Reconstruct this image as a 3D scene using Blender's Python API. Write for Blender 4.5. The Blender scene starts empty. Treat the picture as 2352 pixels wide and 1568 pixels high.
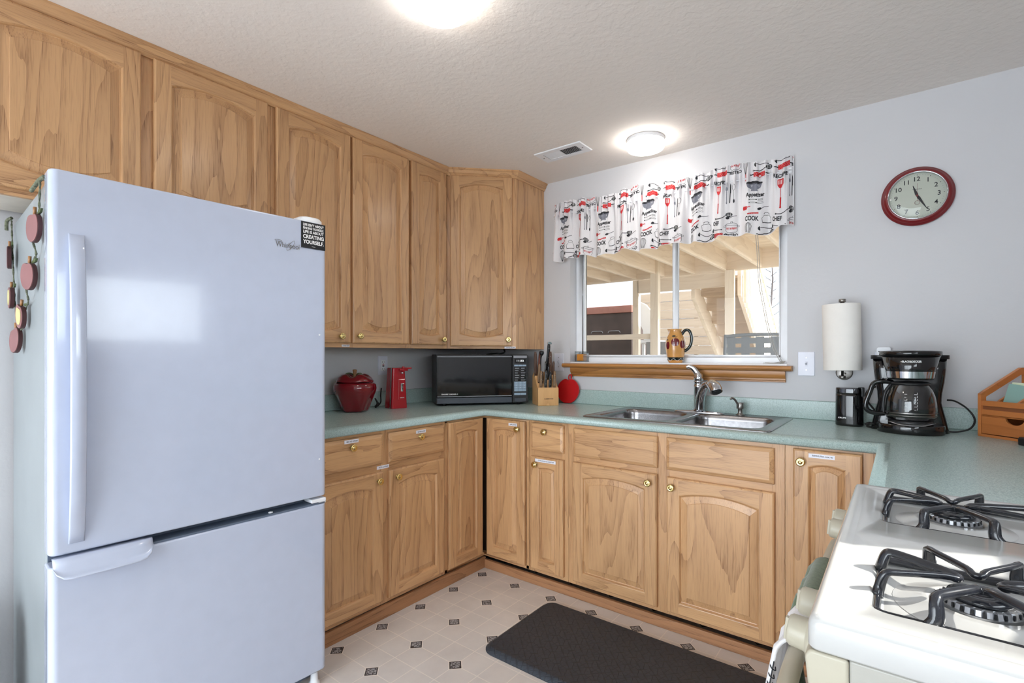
import bpy, bmesh, math, random
from mathutils import Vector, Matrix, noise
random.seed(7)
SC = bpy.context.scene
COL = SC.collection
PI = math.pi

# ------------------------------------------------------------ camera, world, lights, exposure
cd = bpy.data.cameras.new('camera'); cam = bpy.data.objects.new('camera', cd); COL.objects.link(cam)
cam.location = (2.5249, -2.825, 1.227)
cam.rotation_euler = (PI/2, 0, 0.6579)
cd.sensor_width = 36.0; cd.lens = 36*1157.32/2352; cd.shift_y = 30.08/2352
cd.clip_start = 0.02; cd.clip_end = 200
SC.camera = cam
W = bpy.data.worlds.new('world'); SC.world = W; W.use_nodes = True
WT = W.node_tree; bg = WT.nodes['Background']; bg.inputs[0].default_value = (0.86, 0.93, 1.0, 1)
_tc = WT.nodes.new('ShaderNodeTexCoord'); _dt = WT.nodes.new('ShaderNodeVectorMath'); _dt.operation = 'DOT_PRODUCT'
_dt.inputs[1].default_value = Vector((0.62, -0.76, 0.16)).normalized(); WT.links.new(_tc.outputs['Generated'], _dt.inputs[0])
_mr = WT.nodes.new('ShaderNodeMapRange'); _mr.interpolation_type = 'SMOOTHSTEP'      # hazy sky with an added bright lobe behind the camera to fill the room
_mr.inputs[1].default_value = 0.05; _mr.inputs[2].default_value = 0.75; _mr.inputs[3].default_value = 2.0; _mr.inputs[4].default_value = 13.0
WT.links.new(_dt.outputs['Value'], _mr.inputs[0]); WT.links.new(_mr.outputs[0], bg.inputs[1])
sd = bpy.data.lights.new('sun', 'SUN'); sd.energy = 11.0; sd.angle = math.radians(0.6); sd.color = (1.0, 0.95, 0.88)
sun = bpy.data.objects.new('sun', sd); COL.objects.link(sun)
sun.rotation_euler = Vector((-0.80, -0.35, -0.60)).to_track_quat('-Z', 'Y').to_euler()
LAMP = 25.0
SC.view_settings.view_transform = 'Standard'; SC.view_settings.look = 'None'
SC.view_settings.exposure = -0.40; SC.view_settings.gamma = 1.0; SC.view_settings.use_curve_mapping = False
try:
    SC.cycles.use_denoising = True; SC.cycles.max_bounces = 10; SC.cycles.diffuse_bounces = 6
    SC.cycles.transparent_max_bounces = 24; SC.cycles.caustics_reflective = False; SC.cycles.sample_clamp_indirect = 6
except Exception:
    pass

# ------------------------------------------------------------ materials
def lin(c):
    c = c/255.0
    return c/12.92 if c <= 0.04045 else ((c+0.055)/1.055)**2.4
def rgb(r, g, b): return (lin(r), lin(g), lin(b), 1)
class NT:
    def __init__(s, name):
        s.m = bpy.data.materials.new(name); s.m.use_nodes = True; s.t = s.m.node_tree; s.n = s.t.nodes
        s.p = s.n['Principled BSDF']
    def add(s, typ, **kw):
        x = s.n.new(typ)
        for k, v in kw.items(): setattr(x, k, v)
        return x
    def link(s, a, b): s.t.links.new(a, b)
    def put(s, sock, v):
        if hasattr(v, 'is_output'): s.link(v, sock)
        else: sock.default_value = v
    def math(s, op, a, b=0.0, c=0.0, clamp=False):
        x = s.add('ShaderNodeMath', operation=op, use_clamp=clamp)
        s.put(x.inputs[0], a); s.put(x.inputs[1], b); s.put(x.inputs[2], c)
        return x.outputs[0]
    def noise(s, vec, scale, detail=3, rough=0.5):
        x = s.add('ShaderNodeTexNoise'); x.inputs['Scale'].default_value = scale
        x.inputs['Detail'].default_value = detail; x.inputs['Roughness'].default_value = rough
        s.link(vec, x.inputs['Vector']); return x.outputs[0]
    def mix(s, fac, a, b):
        x = s.add('ShaderNodeMix', data_type='RGBA'); s.put(x.inputs[0], fac); s.put(x.inputs[6], a); s.put(x.inputs[7], b)
        return x.outputs[2]
    def ramp(s, fac, a, b):
        x = s.add('ShaderNodeMapRange'); s.put(x.inputs[0], fac); x.inputs[1].default_value = a; x.inputs[2].default_value = b
        return x.outputs[0]
    def obj(s, sc=(1, 1, 1)):
        tc = s.add('ShaderNodeTexCoord'); oi = s.add('ShaderNodeObjectInfo')
        r = s.math('MULTIPLY', oi.outputs['Random'], 37.0)
        cb = s.add('ShaderNodeCombineXYZ')
        for i in range(3): s.link(r, cb.inputs[i])
        v = s.add('ShaderNodeVectorMath', operation='ADD'); s.link(tc.outputs['Object'], v.inputs[0]); s.link(cb.outputs[0], v.inputs[1])
        return v.outputs[0]
    def scale(s, vec, sc):
        v = s.add('ShaderNodeVectorMath', operation='MULTIPLY'); s.link(vec, v.inputs[0]); v.inputs[1].default_value = sc
        return v.outputs[0]
    def bump(s, h, strength=0.2, dist=0.002):
        b = s.add('ShaderNodeBump'); b.inputs['Strength'].default_value = strength; b.inputs['Distance'].default_value = dist
        s.link(h, b.inputs['Height']); s.link(b.outputs[0], s.p.inputs['Normal'])

def plain(name, col, rough=0.5, metal=0.0, vary=0.04, vscale=20.0, bump=0.0, bscale=200.0, coat=0.0, sheen=0.0, spec=0.5):
    n = NT(name); v = n.obj()
    f = n.noise(v, vscale)
    d = tuple(max(0, c*(1-vary*2)) for c in col[:3])+(1,); l = tuple(min(1, c*(1+vary*1.2)) for c in col[:3])+(1,)
    n.link(n.mix(n.ramp(f, 0.3, 0.7), d, l), n.p.inputs['Base Color'])
    n.p.inputs['Roughness'].default_value = rough; n.p.inputs['Metallic'].default_value = metal
    n.p.inputs['Coat Weight'].default_value = coat; n.p.inputs['Coat Roughness'].default_value = 0.06
    n.p.inputs['Specular IOR Level'].default_value = spec
    if sheen: n.p.inputs['Sheen Weight'].default_value = sheen
    if bump: n.bump(n.noise(v, bscale, 4), bump, 0.001)
    return n.m

def wood(name, axis, light, dark, rough=0.36, ring=15.0, coat=0.15, porek=0.55, ringk=0.28):
    """open-grained oak: cathedral growth rings plus fine pores, running along one local axis"""
    n = NT(name); v = n.obj()
    sp = n.add('ShaderNodeSeparateXYZ'); n.link(v, sp.inputs[0])
    cb = n.add('ShaderNodeCombineXYZ')
    o = {'x': (1, 2, 0), 'y': (2, 0, 1), 'z': (0, 1, 2)}[axis]
    for i in range(3): n.link(sp.outputs[o[i]], cb.inputs[i])
    g = cb.outputs[0]
    broad = n.noise(n.scale(g, (4.2, 4.2, 0.55)), 1.0, 2, 0.45)
    wob = n.noise(n.scale(g, (40, 40, 5)), 1.0, 2)
    r = n.math('FRACT', n.math('ADD', n.math('MULTIPLY', broad, ring), n.math('MULTIPLY', wob, 0.35)))
    r = n.math('POWER', r, 3.0)
    pores = n.noise(n.scale(g, (420, 420, 11)), 1.0, 2, 0.6)
    pores = n.math('MULTIPLY', n.ramp(pores, 0.50, 0.68), n.math('ADD', n.math('MULTIPLY', r, 0.75), 0.35), clamp=True)
    tone = n.noise(n.scale(g, (9, 9, 0.5)), 1.0, 3)
    f = n.math('ADD', n.math('MULTIPLY', r, ringk), n.math('MULTIPLY', pores, porek))
    f = n.math('ADD', f, n.math('MULTIPLY', n.ramp(tone, 0.3, 0.75), 0.28), clamp=True)
    oi = n.add('ShaderNodeObjectInfo')
    hv = n.add('ShaderNodeHueSaturation'); n.link(n.math('ADD', 0.95, n.math('MULTIPLY', oi.outputs['Random'], 0.1)), hv.inputs['Value'])
    n.link(n.mix(f, light, dark), hv.inputs['Color']); n.link(hv.outputs[0], n.p.inputs['Base Color'])
    n.p.inputs['Roughness'].default_value = rough; n.p.inputs['Coat Weight'].default_value = coat; n.p.inputs['Coat Roughness'].default_value = 0.2
    n.bump(n.math('SUBTRACT', 1.0, pores), 0.25, 0.0006)
    return n.m

OL, OD = rgb(211, 167, 121), rgb(126, 84, 52)
OAKV = wood('oak_upright_grain', 'z', OL, OD)
OAKX = wood('oak_cross_grain', 'x', OL, OD)
OAKY = wood('oak_long_grain', 'y', OL, OD)
TOE_X = wood('stained_oak_x', 'x', rgb(176, 128, 90), rgb(98, 62, 38), rough=0.5)
TOE_Y = wood('stained_oak_y', 'y', rgb(176, 128, 90), rgb(98, 62, 38), rough=0.5)
SILLW = wood('golden_oak_trim', 'x', rgb(190, 132, 72), rgb(104, 62, 26), rough=0.35, ring=10)
BEECH = wood('pale_beech', 'z', rgb(226, 178, 122), rgb(178, 124, 70), ring=9, porek=0.3)
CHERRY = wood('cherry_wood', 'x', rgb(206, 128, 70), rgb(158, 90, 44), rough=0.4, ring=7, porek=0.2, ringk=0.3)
CHERRYD = wood('cherry_wood_shaded', 'x', rgb(150, 92, 56), rgb(108, 60, 34), rough=0.45, ring=7, porek=0.2, ringk=0.3)  # darker copy of the cherry, shade of the recesses put into its colour
HANDLEW = wood('worn_handle_wood', 'z', rgb(146, 116, 86), rgb(84, 60, 42), rough=0.6, ring=6)
HANDLED = wood('dark_handle_wood', 'z', rgb(92, 62, 46), rgb(44, 28, 22), rough=0.5, ring=6)
MELA = plain('cabinet_underside', rgb(214, 206, 194), 0.6)
DARKGAP = plain('cabinet_shadow_board', rgb(60, 42, 28), 0.8)  # dark colour on the corner carcass stands in for shade between the doors
BRASS = plain('polished_brass', rgb(226, 205, 140), 0.12, 1.0, vary=0.02)
CHROME = plain('chrome', rgb(215, 217, 222), 0.06, 1.0, vary=0.01)
STEEL = plain('brushed_steel', rgb(150, 148, 149), 0.24, 1.0, vary=0.05, vscale=60)
SATIN = plain('satin_nickel', rgb(150, 146, 142), 0.32, 1.0, vary=0.03)
WHITEP = plain('white_vinyl', rgb(236, 238, 242), 0.35, vary=0.01)
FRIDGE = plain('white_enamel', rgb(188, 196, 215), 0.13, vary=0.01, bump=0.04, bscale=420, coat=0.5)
FRIDGEB = plain('fridge_side_enamel_shaded', rgb(150, 157, 160), 0.35, vary=0.03, vscale=6, bump=0.1, bscale=400)  # darker than the doors, shade of the near side put into the colour
GASKET = plain('grey_gasket', rgb(92, 104, 122), 0.6)
PLATE = plain('switch_plate', rgb(224, 226, 238), 0.35, vary=0.01)
PLATEI = plain('switch_rocker', rgb(208, 210, 222), 0.35, vary=0.01)
BLACKG = plain('gloss_black', rgb(14, 14, 16), 0.08, vary=0.02, coat=0.4)
BLACKM = plain('satin_black', rgb(24, 25, 28), 0.4, vary=0.03)
BLACKR = plain('black_rubber_cord', rgb(14, 14, 15), 0.45, vary=0.03)
DGREY = plain('dark_grey_trim', rgb(62, 68, 78), 0.35)
MGREY = plain('mid_grey_print', rgb(150, 152, 158), 0.45)
PALEB = plain('pale_blue_key', rgb(150, 172, 192), 0.4)
INK = plain('black_ink', rgb(26, 27, 34), 0.7)
WINK = plain('white_ink', rgb(240, 240, 240), 0.6)
REDINK = plain('red_ink', rgb(196, 32, 38), 0.7)
GREYINK = plain('grey_ink', rgb(118, 120, 132), 0.7)
PAPER = plain('white_label_paper', rgb(232, 234, 244), 0.7, vary=0.01)
REDP = plain('red_plastic', rgb(188, 24, 30), 0.3, vary=0.02)
REDE = plain('red_appliance_plastic', rgb(176, 16, 32), 0.18, vary=0.02, coat=0.4)
REDC = plain('clock_red', rgb(116, 20, 26), 0.3, vary=0.04, coat=0.2)
IVORY = plain('clock_face_ivory', rgb(206, 210, 196), 0.6, vary=0.01)
BONE = plain('bone_plastic', rgb(184, 178, 160), 0.35, vary=0.02)
ENAMEL = plain('cooktop_enamel', rgb(196, 196, 194), 0.13, vary=0.01, coat=0.4)
ENSIDE = plain('range_side_enamel_shaded', rgb(172, 170, 162), 0.3, vary=0.03, bump=0.15, bscale=260)  # enamel toned down below the cooktop, carries the side's shade in its colour
IRON = plain('glossy_cast_iron', rgb(34, 36, 42), 0.16, vary=0.15, vscale=60, coat=0.3)
ALU = plain('burner_aluminium', rgb(176, 178, 182), 0.35, 0.9, vary=0.08, vscale=90)
LIMEG = plain('sage_towel', rgb(98, 112, 88), 0.95, vary=0.12, vscale=160, bump=0.6, bscale=500, sheen=0.3)
WTOWEL = plain('white_towel', rgb(226, 224, 226), 0.95, vary=0.03, bump=0.6, bscale=500, sheen=0.3)
TOWELP = plain('quilted_paper_towel', rgb(240, 236, 230), 0.95, vary=0.01, bump=0.5, bscale=160)
CERY = plain('amber_ceramic', rgb(206, 150, 84), 0.15, vary=0.08, vscale=14, coat=0.5)
CERG = plain('dark_green_ceramic', rgb(20, 34, 34), 0.1, vary=0.03, coat=0.5)
CERR = plain('dark_red_glaze', rgb(104, 20, 28), 0.15, vary=0.1, coat=0.5)
LEAFG = plain('leaf_green_glaze', rgb(88, 102, 66), 0.3, vary=0.15, vscale=60)
STEMB = plain('stem_brown_glaze', rgb(158, 112, 70), 0.3, vary=0.1, vscale=60)
TWINE = plain('braided_raffia', rgb(112, 116, 96), 0.9, vary=0.35, vscale=160, bump=0.8, bscale=600)
APPLEW = plain('painted_wood_red', rgb(142, 92, 92), 0.35, vary=0.06)
APPLEE = plain('painted_wood_edge', rgb(66, 32, 34), 0.5)
CREAMY = plain('carved_core_cream', rgb(206, 196, 140), 0.6)
WAX = plain('orange_wax', rgb(236, 150, 52), 0.4)
SAGEP = plain('sage_card', rgb(140, 176, 168), 0.7, vary=0.01)
CREAMP = plain('cream_card', rgb(222, 232, 200), 0.7, vary=0.01)
TRASH = plain('black_bin_liner', rgb(12, 12, 13), 0.18, vary=0.03)
ANTHR = plain('anthracite_vinyl', rgb(46, 47, 50), 0.5)
PWOOD = wood('painted_cream_lumber', 'y', rgb(240, 228, 212), rgb(196, 178, 158), rough=0.8, ring=8, coat=0.0, porek=0.3, ringk=0.25)
PWOODX = wood('painted_cream_lumber_x', 'x', rgb(240, 228, 212), rgb(196, 178, 158), rough=0.8, ring=8, coat=0.0, porek=0.25, ringk=0.2)
PWOODZ = wood('painted_cream_lumber_z', 'z', rgb(240, 230, 214), rgb(200, 182, 162), rough=0.8, ring=8, coat=0.0, porek=0.25, ringk=0.2)
TREADW = wood('shaded_cream_lumber', 'x', rgb(206, 188, 168), rgb(160, 140, 120), rough=0.85, ring=8, coat=0.0, porek=0.3, ringk=0.25)  # same cream paint as the deck, darkened to give the stair its shade
FENCEW = wood('shaded_fence_lumber', 'x', rgb(160, 142, 122), rgb(122, 104, 88), rough=0.85, ring=8, coat=0.0, porek=0.3, ringk=0.25)  # cream fence paint darkened, shade painted into the boards
SHED = plain('dark_shed_paint', rgb(74, 62, 58), 0.6, vary=0.15, vscale=5)
SHEDTOP = plain('faded_red_board', rgb(150, 104, 92), 0.7)
GREYS = plain('grey_strap', rgb(112, 114, 116), 0.7)
GREYBOX = plain('grey_bin', rgb(142, 144, 148), 0.6)
BARK = plain('bare_bark', rgb(84, 76, 74), 0.9)
GROUND = plain('pale_concrete', rgb(150, 142, 130), 0.9, vary=0.05, vscale=3)

def glass(name, tint=(1, 1, 1, 1), refl=1.0, rough=0.0):
    n = NT(name); n.n.remove(n.p)
    tr = n.add('ShaderNodeBsdfTransparent'); tr.inputs[0].default_value = tint
    gl = n.add('ShaderNodeBsdfGlossy'); gl.inputs['Roughness'].default_value = rough
    fr = n.add('ShaderNodeFresnel'); fr.inputs[0].default_value = 1.45
    ms = n.add('ShaderNodeMixShader'); n.link(n.math('MULTIPLY', fr.outputs[0], refl, clamp=True), ms.inputs[0])
    n.link(tr.outputs[0], ms.inputs[1]); n.link(gl.outputs[0], ms.inputs[2])
    n.link(ms.outputs[0], n.n['Material Output'].inputs[0]); return n.m
WGLASS = glass('window_glass', (0.97, 0.98, 0.98, 1), 0.2)
CGLASS = glass('carafe_glass', (0.90, 0.90, 0.91, 1), 2.6)
SMOKE = glass('smoked_lid', (0.35, 0.36, 0.40, 1), 2.5)
DGLASS = glass('clock_glass', (0.98, 0.98, 0.98, 1), 0.8)

def emis(name, col, st):
    n = NT(name); n.p.inputs['Base Color'].default_value = (1, 1, 1, 1)
    n.p.inputs['Emission Color'].default_value = col; n.p.inputs['Emission Strength'].default_value = st
    return n.m
LAMPE = emis('lit_lamp_diffuser', (1.0, 0.95, 0.88, 1), LAMP)
LCD = emis('lit_display_digits', (0.8, 0.86, 0.9, 1), 0.6)

def wall_mat(name, col, bs, bd, sc, rough=0.85):
    n = NT(name); tc = n.add('ShaderNodeTexCoord'); v = tc.outputs['Object']
    a = n.noise(v, sc, 4, 0.55); b = n.ramp(n.noise(v, sc*0.35, 3), 0.42, 0.60)
    n.link(n.mix(n.noise(v, 1.5, 2), tuple(c*0.97 for c in col[:3])+(1,), col), n.p.inputs['Base Color'])
    n.p.inputs['Roughness'].default_value = rough
    n.bump(n.math('ADD', n.math('MULTIPLY', a, 0.5), n.math('MULTIPLY', b, 0.6)), bs, bd); return n.m
WALLM = wall_mat('orange_peel_wall', rgb(208, 208, 211), 0.2, 0.0015, 110)
CEILM = wall_mat('knockdown_ceiling', rgb(236, 229, 223), 0.35, 0.0025, 110)

def floor_mat():
    n = NT('vinyl_tile_sheet'); tc = n.add('ShaderNodeTexCoord'); v = tc.outputs['Object']
    sp = n.add('ShaderNodeSeparateXYZ'); n.link(v, sp.inputs[0]); s = 0.2285
    u = n.math('DIVIDE', n.math('SUBTRACT', sp.outputs[0], 0.672), s); w = n.math('DIVIDE', n.math('ADD', sp.outputs[1], 0.6998), s)
    def near(x, k):
        y = n.math('MULTIPLY', x, k); r = n.math('ROUND', y); return n.math('DIVIDE', n.math('ABSOLUTE', n.math('SUBTRACT', y, r)), k)
    line = n.math('MINIMUM', near(u, 2.0), near(w, 2.0))
    lm = n.math('SUBTRACT', 1.0, n.ramp(line, 0.004, 0.012))
    du, dw = near(u, 1.0), near(w, 1.0); dd = n.math('ADD', du, dw)
    grout = n.math('LESS_THAN', dd, 0.165); dot = n.math('LESS_THAN', dd, 0.145); inner = n.math('LESS_THAN', dd, 0.118)
    mo = n.add('ShaderNodeTexVoronoi', feature='DISTANCE_TO_EDGE'); mo.inputs['Scale'].default_value = 75; n.link(v, mo.inputs['Vector'])
    motif = n.math('GREATER_THAN', mo.outputs['Distance'], 0.075)
    oct_ = n.noise(v, 7, 5, 0.6)
    base = n.mix(n.ramp(oct_, 0.3, 0.7), rgb(206, 200, 196), rgb(220, 214, 209))
    c = n.mix(n.math('MULTIPLY', lm, 0.7), base, rgb(240, 232, 222))
    c = n.mix(grout, c, rgb(236, 228, 218)); c = n.mix(dot, c, rgb(38, 38, 42))
    c = n.mix(n.math('MULTIPLY', inner, motif), c, rgb(160, 160, 164))
    n.link(c, n.p.inputs['Base Color']); n.p.inputs['Roughness'].default_value = 0.32
    n.bump(n.math('SUBTRACT', 1.0, lm), 0.12, 0.001); return n.m
FLOORM = floor_mat()

def lam_mat():
    n = NT('sea_green_speckled_laminate'); tc = n.add('ShaderNodeTexCoord'); v = tc.outputs['Object']
    f = n.noise(v, 330, 2, 0.7); g = n.noise(v, 210, 2, 0.6)
    c = n.mix(n.ramp(f, 0.35, 0.65), rgb(156, 178, 174), rgb(190, 210, 207))
    c = n.mix(n.math('MULTIPLY', n.ramp(g, 0.60, 0.72), 0.6), c, rgb(112, 138, 138))
    n.link(c, n.p.inputs['Base Color']); n.p.inputs['Roughness'].default_value = 0.27; return n.m
LAMIN = lam_mat()

def mat_mat():
    n = NT('black_cushioned_rubber'); tc = n.add('ShaderNodeTexCoord'); sp = n.add('ShaderNodeSeparateXYZ'); n.link(tc.outputs['Object'], sp.inputs[0])
    x, y = sp.outputs[0], sp.outputs[1]
    a = n.math('ADD', x, n.math('MULTIPLY', n.math('SINE', n.math('MULTIPLY', y, 2*PI/0.055)), 0.006))
    b = n.math('ADD', y, n.math('MULTIPLY', n.math('SINE', n.math('MULTIPLY', x, 2*PI/0.055)), 0.006))
    def ln(q):
        z = n.math('DIVIDE', q, 0.0275); return n.math('ABSOLUTE', n.math('SUBTRACT', z, n.math('ROUND', z)))
    l = n.math('MINIMUM', ln(n.math('ADD', a, b)), ln(n.math('SUBTRACT', a, b)))
    g = n.ramp(l, 0.0, 0.10)
    n.link(n.mix(g, rgb(30, 34, 41), rgb(47, 53, 62)), n.p.inputs['Base Color']); n.p.inputs['Roughness'].default_value = 0.55
    n.bump(g, 0.6, 0.002); return n.m
MATM = mat_mat()

def cloth_mat():
    n = NT('printed_cotton'); v = n.obj()
    n.link(n.mix(n.noise(v, 300), rgb(232, 230, 234), rgb(246, 244, 246)), n.p.inputs['Base Color']); n.p.inputs['Roughness'].default_value = 0.9
    tl = n.add('ShaderNodeBsdfTranslucent'); tl.inputs[0].default_value = (0.8, 0.8, 0.84, 1)
    ms = n.add('ShaderNodeMixShader'); ms.inputs[0].default_value = 0.22
    n.link(n.p.outputs[0], ms.inputs[1]); n.link(tl.outputs[0], ms.inputs[2]); n.link(ms.outputs[0], n.n['Material Output'].inputs[0]); return n.m
CLOTH = cloth_mat()

# ------------------------------------------------------------ mesh tools
class MB:
    def __init__(s): s.v = []; s.f = []; s.mi = []; s.sm = []; s.M = Matrix()
    def at(s, loc=(0, 0, 0), rz=0.0, M=None):
        s.M = M if M is not None else Matrix.Translation(loc) @ Matrix.Rotation(rz, 4, 'Z'); return s
    def add(s, vs, fs, mi=0, sm=False):
        o = len(s.v); s.v += [tuple(s.M @ Vector(p)) for p in vs]
        for f in fs: s.f.append([o+i for i in f]); s.mi.append(mi); s.sm.append(sm)
        return s
    def box(s, x0, x1, y0, y1, z0, z1, mi=0):
        vs = [(x0, y0, z0), (x1, y0, z0), (x1, y1, z0), (x0, y1, z0), (x0, y0, z1), (x1, y0, z1), (x1, y1, z1), (x0, y1, z1)]
        return s.add(vs, [(3, 2, 1, 0), (4, 5, 6, 7), (0, 1, 5, 4), (1, 2, 6, 5), (2, 3, 7, 6), (3, 0, 4, 7)], mi)
    def loft(s, loops, mi=0, sm=True, caps=(True, True), closed=True):
        n = len(loops[0]); vs = [p for l in loops for p in l]; fs = []
        for k in range(len(loops)-1):
            for i in range(n if closed else n-1):
                j = (i+1) % n; fs.append((k*n+i, k*n+j, (k+1)*n+j, (k+1)*n+i))
        s.add(vs, fs, mi, sm)
        if caps[0]: s.add(loops[0], [tuple(range(n))[::-1]], mi)
        if caps[1]: s.add(loops[-1], [tuple(range(n))], mi)
        return s
    def lathe(s, prof, c=(0, 0, 0), axis='z', seg=32, mi=0, sm=True, caps=(True, True), sx=1.0, sy=1.0, ang=None):
        """prof: (radius, height) pairs; height runs along axis"""
        loops = []
        for r, h in prof:
            l = []
            for i in range(seg):
                a = 2*PI*i/seg; x, y = r*sx*math.cos(a), r*sy*math.sin(a)
                p = {'z': (x, y, h), 'y': (x, h, -y), 'x': (h, x, y)}[axis]
                l.append((c[0]+p[0], c[1]+p[1], c[2]+p[2]))
            loops.append(l)
        return s.loft(loops, mi, sm, caps)
    def cyl(s, c, r, h, axis='z', seg=24, mi=0): return s.lathe([(r, 0), (r, h)], c, axis, seg, mi, True)
    def tube(s, pts, r=0.005, seg=8, mi=0, caps=True, flat=1.0, up=None):
        pts = [Vector(p) for p in pts]; n = len(pts); rs = r if isinstance(r, (list, tuple)) else [r]*n
        loops = []; nrm = None
        for i, p in enumerate(pts):
            t = (pts[min(i+1, n-1)]-pts[max(i-1, 0)]).normalized()
            if nrm is None:
                q = Vector(up) if up else (Vector((0, 0, 1)) if abs(t.z) < 0.9 else Vector((1, 0, 0)))
                nrm = (q-t*q.dot(t)).normalized()
            else:
                nrm = nrm-t*nrm.dot(t)
                nrm = nrm.normalized() if nrm.length > 1e-6 else Vector((1, 0, 0))
            b = t.cross(nrm)
            loops.append([tuple(p+nrm*(rs[i]*math.cos(2*PI*k/seg))+b*(rs[i]*flat*math.sin(2*PI*k/seg))) for k in range(seg)])
        return s.loft(loops, mi, True, (caps, caps))
    def prism(s, poly, a0, a1, axis='y', mi=0, sm=False):
        """poly in the plane across axis; a0..a1 along axis"""
        def P(p, a): return {'y': (p[0], a, p[1]), 'z': (p[0], p[1], a), 'x': (a, p[0], p[1])}[axis]
        n = len(poly); A = [P(p, a0) for p in poly]; B = [P(p, a1) for p in poly]
        s.add(A+B, [(i, (i+1) % n, n+(i+1) % n, n+i) for i in range(n)], mi, sm)
        s.add(A, [tuple(range(n))], mi); s.add(B, [tuple(range(n))[::-1]], mi); return s
    def grid(s, fn, nu, nv, mi=0, sm=True):
        vs = [fn(i/nu, j/nv) for j in range(nv+1) for i in range(nu+1)]
        return s.add(vs, [(j*(nu+1)+i, j*(nu+1)+i+1, (j+1)*(nu+1)+i+1, (j+1)*(nu+1)+i) for j in range(nv) for i in range(nu)], mi, sm)
    def build(s, name, mats, parent=None, loc=None, rz=None, bevel=0.0, seg=2, fix=True, solid=0.0, subd=0):
        me = bpy.data.meshes.new(name); me.from_pydata(s.v, [], s.f)
        mats = mats if isinstance(mats, (list, tuple)) else [mats]
        for m in mats: me.materials.append(m)
        me.polygons.foreach_set('material_index', s.mi); me.polygons.foreach_set('use_smooth', s.sm)
        if fix:
            bm = bmesh.new(); bm.from_mesh(me); bmesh.ops.remove_doubles(bm, verts=bm.verts, dist=1e-5)
            bmesh.ops.recalc_face_normals(bm, faces=bm.faces); bm.to_mesh(me); bm.free()
        me.update(); o = bpy.data.objects.new(name, me); COL.objects.link(o)
        if parent: o.parent = parent
        if loc: o.location = loc
        if rz is not None: o.rotation_euler = (0, 0, rz)
        if solid:
            m = o.modifiers.new('solid', 'SOLIDIFY'); m.thickness = solid; m.offset = 0
        if bevel:
            m = o.modifiers.new('bevel', 'BEVEL'); m.width = bevel; m.segments = seg; m.limit_method = 'ANGLE'; m.angle_limit = math.radians(40); m.harden_normals = False
            for p in me.polygons: p.use_smooth = True
            w = o.modifiers.new('wn', 'WEIGHTED_NORMAL'); w.keep_sharp = True
        if subd:
            m = o.modifiers.new('sub', 'SUBSURF'); m.levels = subd; m.render_levels = subd
        return o
def root(name, label, cat, loc=(0, 0, 0), rz=0.0, group=None):
    o = bpy.data.objects.new(name, None); COL.objects.link(o); o.empty_display_size = 0.05
    o.location = loc; o.rotation_euler = (0, 0, rz); return tag(o, label, cat, group)
def tag(o, label, cat, group=None):
    o['label'] = label; o['category'] = cat
    if group: o['group'] = group
    return o
def struct(o): o['kind'] = 'structure'; return o
def rrect(cx, cy, w, h, r, n=5):
    pts = []
    for k, (sx, sy) in enumerate(((1, 1), (-1, 1), (-1, -1), (1, -1))):
        for i in range(n+1):
            a = PI/2*(k+i/n); pts.append((cx+sx*(w/2-r)+r*math.cos(a), cy+sy*(h/2-r)+r*math.sin(a)))
    return pts
def spline(pts, n=8):
    P = [Vector(p) for p in pts]; out = []
    for i in range(len(P)-1):
        a, b, c, d = P[max(i-1, 0)], P[i], P[i+1], P[min(i+2, len(P)-1)]
        for k in range(n):
            t = k/n; out.append(0.5*((2*b)+(c-a)*t+(2*a-5*b+4*c-d)*t*t+(3*b-a-3*c+d)*t**3))
    out.append(P[-1]); return out
def text_geo(s, size=1.0, bold=0.0, width=None, align='CENTER', shear=0.0):
    """flat lettering as (verts, faces) in the xy plane, centred"""
    cu = bpy.data.curves.new('t', 'FONT'); cu.body = s; cu.size = size; cu.resolution_u = 3; cu.offset = bold*size; cu.shear = shear
    o = bpy.data.objects.new('t', cu); COL.objects.link(o); dg = bpy.context.evaluated_depsgraph_get(); dg.update()
    me = o.evaluated_get(dg).to_mesh(); vs = [tuple(v.co) for v in me.vertices]; fs = [tuple(p.vertices) for p in me.polygons]
    bpy.data.objects.remove(o); bpy.data.curves.remove(cu)
    if not vs: return [], []
    x0, x1 = min(v[0] for v in vs), max(v[0] for v in vs); y0, y1 = min(v[1] for v in vs), max(v[1] for v in vs)
    k = width/(x1-x0) if width else 1.0
    return [((v[0]-(x0+x1)/2)*k, v[1]-(y0+y1)/2, 0) for v in vs], fs
def put_text(mb, s, M, mi, size, width=None, bold=0.0, shear=0.0):
    vs, fs = text_geo(s, size, bold, width, shear=shear)
    old = mb.M; mb.M = old @ M; mb.add(vs, fs, mi); mb.M = old
UPR = Matrix.Rotation(PI/2, 4, 'X')          # flat lettering stood up, facing -y

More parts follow.
